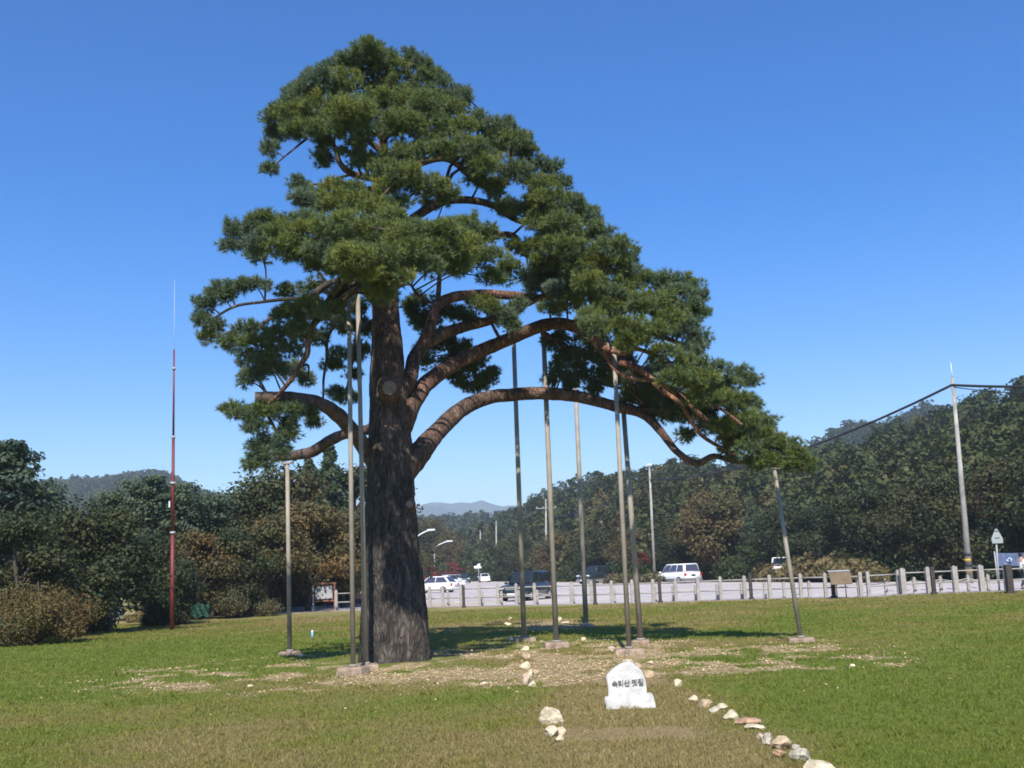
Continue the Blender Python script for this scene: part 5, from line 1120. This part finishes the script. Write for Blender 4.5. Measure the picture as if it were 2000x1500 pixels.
# ------------------------------------------------------------------ cars
def car(px, py, L, W, H, kind, mat, label, turn, parts=2, glass=None, lower=None, zb=LOT, D=None):
    """turn: 0 = rear seen square on (driving away), 180 = front seen; positive turns nose to the left"""
    glass = glass or M_glass
    p = onlot(px, py) if D is None else Vector((at(px, py, D).x, D, zb))
    view = math.atan2(p.y, p.x)            # heading straight away from the camera
    rz = view+R(turn)
    t = thing('parked_car', label, 'car', (p.x, p.y, zb), rz, 'vehicles on the car park')
    hl = L/2; g = 0.2
    if kind == 'sedan': belt = 0.62*H; hood = 0.58*H; prof = [(-hl, 0.55*H), (-hl*0.9, belt), (-hl*0.55, belt), (hl*0.35, belt*0.98), (hl*0.55, hood), (hl*0.92, hood*0.88), (hl, hood*0.7)]; gh = (hl*0.42, -hl*0.72, hl*0.1, -hl*0.38)
    elif kind in ('suv',): belt = 0.58*H; hood = 0.56*H; prof = [(-hl, 0.5*H), (-hl*0.97, belt), (-hl*0.5, belt), (hl*0.35, belt), (hl*0.5, hood), (hl*0.92, hood*0.93), (hl, hood*0.75)]; gh = (hl*0.46, -hl*0.95, hl*0.18, -hl*0.84)
    elif kind == 'van': belt = 0.56*H; hood = 0.52*H; prof = [(-hl, 0.5*H), (-hl*0.98, belt), (-hl*0.5, belt), (hl*0.45, belt), (hl*0.6, hood), (hl*0.9, hood*0.85), (hl, hood*0.65)]; gh = (hl*0.64, -hl*0.97, hl*0.3, -hl*0.88)
    elif kind == 'hatch': belt = 0.60*H; hood = 0.58*H; prof = [(-hl, 0.5*H), (-hl*0.96, belt*1.02), (-hl*0.5, belt), (hl*0.35, belt*0.95), (hl*0.55, hood), (hl*0.92, hood*0.88), (hl, hood*0.7)]; gh = (hl*0.46, -hl*0.93, hl*0.1, -hl*0.66)
    else: belt = 0.55*H; hood = 0.55*H; prof = [(-hl, 0.5*H), (-hl*0.98, 0.5*H), (0, 0.5*H), (hl*0.1, belt), (hl*0.75, belt), (hl*0.95, hood*0.9), (hl, hood*0.7)]; gh = (hl*0.85, -0.0*hl, hl*0.5, 0.06*hl)
    # body loft
    bm = bmesh.new(); rings = []
    for (x_, zt) in prof:
        e = 1-0.10*max(0, (abs(x_)/hl-0.75)/0.25)**2
        w_ = W/2*e
        rings.append([bm.verts.new(v) for v in ((x_, -w_*0.88, g), (x_, -w_*0.98, g+0.12), (x_, -w_, (g+zt)/2+0.05), (x_, -w_*0.95, zt-0.06), (x_, -w_*0.86, zt), (x_, w_*0.86, zt), (x_, w_*0.95, zt-0.06), (x_, w_, (g+zt)/2+0.05), (x_, w_*0.98, g+0.12), (x_, w_*0.88, g))])
    for a, b_ in zip(rings[:-1], rings[1:]):
        for k in range(10): bm.faces.new((a[k], a[(k+1) % 10], b_[(k+1) % 10], b_[k]))
    bm.faces.new(rings[0][::-1]); bm.faces.new(rings[-1]); bmesh.ops.recalc_face_normals(bm, faces=bm.faces[:])
    bmesh.ops.bevel(bm, geom=[e for e in bm.edges if e.calc_length() > 0.3], offset=0.03, segments=2, affect='EDGES')
    for f in bm.faces: f.smooth = True
    me = bpy.data.meshes.new('body'); bm.to_mesh(me); bm.free(); me.materials.append(mat); link('body', me, t)
    if lower:
        mb = MB(); mb.box((0, 0, g+0.13), (L*0.99, W*1.012, 0.27), bevel=0.05); mb.build('lower_cladding', lower, t)
    # cabin
    xf0, xr0, xf1, xr1 = gh; w0 = W/2*0.87; w1 = W/2*0.72; z0 = belt-0.03; z1 = H-0.02
    c8 = [(xf0, -w0, z0), (xf0, w0, z0), (xr0, w0, z0), (xr0, -w0, z0), (xf1, -w1, z1), (xf1, w1, z1), (xr1, w1, z1), (xr1, -w1, z1)]
    bm = bmesh.new(); v = [bm.verts.new(q) for q in c8]
    for f in ((0, 1, 5, 4), (1, 2, 6, 5), (2, 3, 7, 6), (3, 0, 4, 7), (4, 5, 6, 7), (3, 2, 1, 0)): bm.faces.new([v[i] for i in f])
    bmesh.ops.recalc_face_normals(bm, faces=bm.faces[:]); bmesh.ops.bevel(bm, geom=bm.edges[:], offset=0.045, segments=3, affect='EDGES')
    for f in bm.faces: f.smooth = True
    me = bpy.data.meshes.new('cabin'); bm.to_mesh(me); bm.free(); me.materials.append(mat); link('cabin', me, t)
    C8 = [Vector(q) for q in c8]
    def win(name, a, b_, c, d, u0, u1, v0, v1, n_):
        mb = MB(); a, b_, c, d = C8[a], C8[b_], C8[c], C8[d]
        def q(u, v_): return a.lerp(b_, u).lerp(d.lerp(c, u), v_)+Vector(n_)*0.012
        pts = [q(u0, v0), q(u1, v0), q(u1, v1), q(u0, v1)]; inn = [p_-Vector(n_)*0.02 for p_ in pts]
        vs = [mb.bm.verts.new(p_) for p_ in pts+inn]
        for f in ((0, 1, 2, 3), (7, 6, 5, 4), (0, 4, 5, 1), (1, 5, 6, 2), (2, 6, 7, 3), (3, 7, 4, 0)): mb.bm.faces.new([vs[i] for i in f])
        bmesh.ops.recalc_face_normals(mb.bm, faces=mb.bm.faces[:]); mb.build(name, glass, t)
    win('windscreen', 0, 1, 5, 4, 0.06, 0.94, 0.08, 0.92, (0.7, 0, 0.7)); win('rear_window', 3, 2, 6, 7, 0.08, 0.92, 0.15, 0.9, (-0.8, 0, 0.4))
    ns = 3 if kind in ('van', 'suv') else 2
    for sd, (a, b_, c, d), nn in ((1, (0, 3, 7, 4), (0, -1, 0.25)), (2, (1, 2, 6, 5), (0, 1, 0.25))):
        for k in range(ns): win('side_window', a, b_, c, d, 0.05+0.9*k/ns+0.012, 0.05+0.9*(k+1)/ns-0.02, 0.12, 0.88, nn)
    for sx in (hl*0.62, -hl*0.62):
        for sy in (-1, 1):
            yy = sy*(W/2-0.09); mb = MB(); mb.bar((sx, yy-0.11, 0.31), (sx, yy+0.11, 0.31), 0.31, None, 20); wh = mb.build('wheel', M_tyre, t)
            mb = MB(); mb.bar((sx, yy+sy*0.10, 0.31), (sx, yy+sy*0.118, 0.31), 0.19, None, 16); mb.build('rim', M_rim, wh)
    for sy in (-1, 1):
        mb = MB(); mb.box((hl*0.965, sy*W*0.36, hood*0.80), (0.12, W*0.2, 0.15), bevel=0.03); mb.build('headlight', M_lamp, t)
        mb = MB(); mb.box((-hl*0.985, sy*W*0.42, belt*0.80), (0.10, W*(0.12 if kind != 'pickup' else 0.06), 0.26 if kind not in ('sedan', 'pickup') else 0.14), bevel=0.02); mb.build('tail_light', M_tail, t)
        mb = MB(); mb.box((xf0-0.25, sy*(W/2+0.07), belt+0.04), (0.10, 0.2, 0.14), bevel=0.03); mb.build('wing_mirror', mat, t)
    mb = MB(); mb.box((hl+0.005, 0, 0.42), (0.03, 0.52, 0.13), bevel=0.005); mb.build('number_plate', M_plate, t)
    mb = MB(); mb.box((-hl-0.012, 0, belt*0.72), (0.03, 0.45, 0.16), bevel=0.005); mb.build('number_plate', M_plate if kind != 'van' else M_glass, t)
    mb = MB(); mb.box((hl*0.985, 0, 0.36), (0.10, W*0.9, 0.22), bevel=0.04); mb.build('front_bumper', lower or mat, t)
    mb = MB(); mb.box((-hl*0.985, 0, 0.36), (0.12, W*0.93, 0.24), bevel=0.04); mb.build('rear_bumper', lower or mat, t)
    mb = MB(); mb.box((hl*0.99, 0, hood*0.74), (0.05, W*0.42, 0.14), bevel=0.02); mb.build('grille', M_grey, t)
    return t
car(1029, 1172, 4.6, 1.85, 1.78, 'suv', M_card, 'dark green off-roader facing the camera behind the fence at centre', 180+(-24))
car(1325, 1139, 5.2, 2.0, 1.82, 'van', M_carw, 'white minivan with grey lower trim seen from behind, parked right of centre', 33, lower=M_grey, glass=M_glassb)
car(848, 1158, 4.5, 1.75, 1.55, 'hatch', M_carw, 'white hatchback half hidden by the right side of the big trunk', 62, glass=M_glassb)
car(879, 1146, 4.6, 1.8, 1.55, 'sedan', M_carw, 'white saloon just behind the half-hidden white hatchback', 215)
car(891, 1139, 4.3, 1.7, 1.45, 'sedan', M_carw, 'small far white car left of the distant dark car', 190)
car(908, 1139, 4.4, 1.75, 1.65, 'suv', M_card, 'distant dark car between two distant white cars', 180)
car(946, 1137, 4.4, 1.75, 1.45, 'sedan', M_carw, 'distant white saloon seen from behind, alone below the white sign', 5)
tk = car(1163, 1139, 4.9, 1.85, 1.95, 'suv', M_card, 'high grey vehicle with silver lower trim, body coloured dark for the deep shade behind the props', 180-35, lower=M_cars)  # dark body colour stands in for the shade on this grey vehicle
D = treeline_d(1525)+1
car(1525, 1112, 4.6, 1.75, 1.5, 'pickup', M_carw, 'small white truck seen from behind above the dry grass bank', 3, zb=0.35, D=D)

# ------------------------------------------------------------------ people
def skin_mesh(nodes, edges, name, mat, parent, sub=1, loc=None):
    me = bpy.data.meshes.new(name); me.from_pydata([n_[0] for n_ in nodes], edges, [])
    o = bpy.data.objects.new(name, me); COL.objects.link(o)
    sk = o.modifiers.new('skin', 'SKIN'); ss = o.modifiers.new('sub', 'SUBSURF'); ss.levels = sub; ss.render_levels = sub
    for i, n_ in enumerate(nodes):
        v = me.skin_vertices[0].data[i]; v.radius = (n_[1], n_[2] if len(n_) > 2 else n_[1]); v.use_root = (i == 0)
    bpy.context.view_layer.update()
    m2 = bpy.data.meshes.new_from_object(o.evaluated_get(bpy.context.evaluated_depsgraph_get()))
    bpy.data.objects.remove(o); m2.materials.clear(); m2.materials.append(mat)
    for p_ in m2.polygons: p_.use_smooth = True
    return link(name, m2, parent)
def person(loc, rz, label, top, bottom, shoe, stride=0.0, arm=(0.1, 0.1), h=1.7):
    t = thing('person', label, 'person', loc, rz, None); k = h/1.7
    # local: faces +X ; y left/right
    s = stride
    N_ = [((0, 0, .95), .12, .10), ((0, 0, 1.15), .11, .10), ((0, 0, 1.36), .14, .10), ((0.0, 0, 1.47), .055), ((0.02, 0, 1.60), .085, .095),
          ((0, .19, 1.39), .05), ((arm[0], .23, 1.13), .04), ((arm[0]*2.2+.05, .22, .90), .03), ((arm[0]*2.4+.08, .22, .82), .032, .016),
          ((0, -.19, 1.39), .05), ((-arm[1], -.23, 1.13), .04), ((-arm[1]*1.6+.05, -.22, .90), .03), ((-arm[1]*1.7+.07, -.22, .82), .032, .016),
          ((0, .09, .88), .085), ((s*.5+.03, .1, .48), .06), ((s*.9-.03, .1, .09), .04), ((s*.9+.10, .1, .035), .035, .035),
          ((0, -.09, .88), .085), ((-s*.3+.04, -.1, .48), .06), ((-s-.02, -.1, .10), .04), ((-s+.10, -.1, .035), .035, .035)]
    N_ = [(tuple(c*k for c in n_[0]),)+tuple(v*k for v in n_[1:]) for n_ in N_]
    E_ = [(0, 1), (1, 2), (2, 3), (3, 4), (2, 5), (5, 6), (6, 7), (7, 8), (2, 9), (9, 10), (10, 11), (11, 12), (0, 13), (13, 14), (14, 15), (15, 16), (0, 17), (17, 18), (18, 19), (19, 20)]
    skin_mesh(N_, E_, 'body', M_skin, t, 2)
    def g(ids, ex): return [(N_[i][0],)+tuple(v+ex for v in (N_[i][1], N_[i][2] if len(N_[i]) > 2 else N_[i][1])) for i in ids]
    skin_mesh(g([1, 0, 2, 5, 6, 9, 10], .018), [(0, 1), (0, 2), (2, 3), (3, 4), (2, 5), (5, 6)], 'shirt', top, t)
    skin_mesh(g([0, 13, 14, 15, 17, 18, 19], .017), [(0, 1), (1, 2), (2, 3), (0, 4), (4, 5), (5, 6)], 'trousers', bottom, t)
    for a, b_ in ((15, 16), (19, 20)):
        p_ = Vector(N_[b_][0]); mb = MB(); mb.ball((p_.x-.03, p_.y, .05), .06, (2.0, .85, .8)); mb.build('shoe', shoe, t)
    hd = Vector(N_[4][0]); mb = MB(); mb.ball(hd+Vector((-.025, 0, .035))*k, .115*k, (1, .92, 1.0)); mb.build('hair', M_hair, t)
    mb = MB()
    mb.ball(hd+Vector((.115, 0, -.01))*k, .018*k, (1, .8, 1.4))
    for sy in (-1, 1): mb.ball(hd+Vector((.0, sy*.095, -.01))*k, .025*k, (.7, .5, 1.2))
    mb.build('nose_and_ears', M_skin, t)
    for sy in (-1, 1):
        for fi in range(4):
            hp = Vector(N_[8 if sy > 0 else 12][0]); mb = MB(); mb.bar(hp+Vector((-.02+.014*fi, 0, -.03))*k, hp+Vector((-.015+.014*fi, -sy*.012, -.095+.006*abs(fi-1)))*k, .008*k, .006*k, 6); mb.build('finger', M_skin, t)
        mb = MB(); mb.bar(hp+Vector((.03, 0, 0))*k, hp+Vector((.05, -sy*.01, -.05))*k, .009*k, .007*k, 6); mb.build('thumb', M_skin, t)
    return t
p = onlot(2001, 1150)
person((p.x, p.y, LOT), R(25), 'person in white top and dark trousers walking at the right edge', M_cloth_w, M_cloth_d, M_cloth_d, stride=0.28, arm=(0.12, 0.12))
p = onlot(697, 1184)
person((p.x, p.y+0.5, LOT), R(250), 'person in grey top and white shoes behind the half-hidden brown board', M_cloth_g, M_cloth_b, M_cloth_w, stride=0.05)
p = onlot(708, 1184)
person((p.x, p.y+0.6, LOT), R(240), 'person in yellow-green top right behind the half-hidden brown board', M_cloth_y, M_cloth_b, M_cloth_w, stride=0.05, h=1.75)

# odds and ends under the left trees --------------------------------------------
p = ong(222, 1212)
me = rock_mesh(77, 0.55, 0.5, 0.36, M_tarp); o = link('sheet_covered_pile', me); o.location = (p.x, p.y+0.6, 0.18); tagp(o, 'pale blue sheet-covered heap under the trees right of the orange bush', 'covered heap')
me = rock_mesh(78, 0.2, 0.2, 0.16, M_cloth_r); o = link('red_bundle', me); o.location = (p.x-0.05, p.y+0.7, 0.62); tagp(o, 'small red bundle on top of the pale blue heap', 'bundle')
p = ong(268, 1206); t = thing('small_sign', 'tiny white tilted plate above the dry clump on the left', 'sign', (p.x, p.y+4, -0.1), 0)
mb = MB(); mb.bar((0, 0, 0), (0, 0, 0.62), 0.02, None, 8); mb.build('stake', M_brown, t)
mb = MB(); mb.box((0.0, -0.03, 0.62), (0.30, 0.02, 0.10), rot=Matrix.Rotation(R(-8), 3, 'Y'), bevel=0.004); mb.build('plate', M_whitep, t)
p = at(386, 1180, 55); bm = bmesh.new()
g0 = [[bm.verts.new(((i-6)*0.16, 0.10*math.sin(i*1.7+j), 0.1+j*0.12+0.05*math.sin(i+j*2))) for j in range(8)] for i in range(13)]
for i in range(12):
    for j in range(7): bm.faces.new((g0[i][j], g0[i+1][j], g0[i+1][j+1], g0[i][j+1]))
me = bpy.data.meshes.new('net'); bm.to_mesh(me); bm.free(); o = link('green_net', me, None, M_green); o.location = (p.x+0.1, 55, -0.1); o.scale = (0.5, 1, 0.75); tagp(o, 'bright green netting showing between the bushes right of the mast', 'netting')

# ------------------------------------------------------------------ haze
HAZE = 0.00028
if HAZE:
    mb = MB(); mb.box((0, 1900, 149.0), (5600, 5400, 302)); mh, nt, b = mat_new('haze_air'); nt.nodes.remove(b)
    pv = nt.nodes.new('ShaderNodeVolumePrincipled'); pv.inputs['Color'].default_value = (0.72, 0.84, 1.0, 1); pv.inputs['Density'].default_value = HAZE; pv.inputs['Anisotropy'].default_value = 0.0
    nt.links.new(pv.outputs[0], nt.nodes['Material Output'].inputs['Volume'])
    tagp(mb.build('haze', mh), kind='stuff')
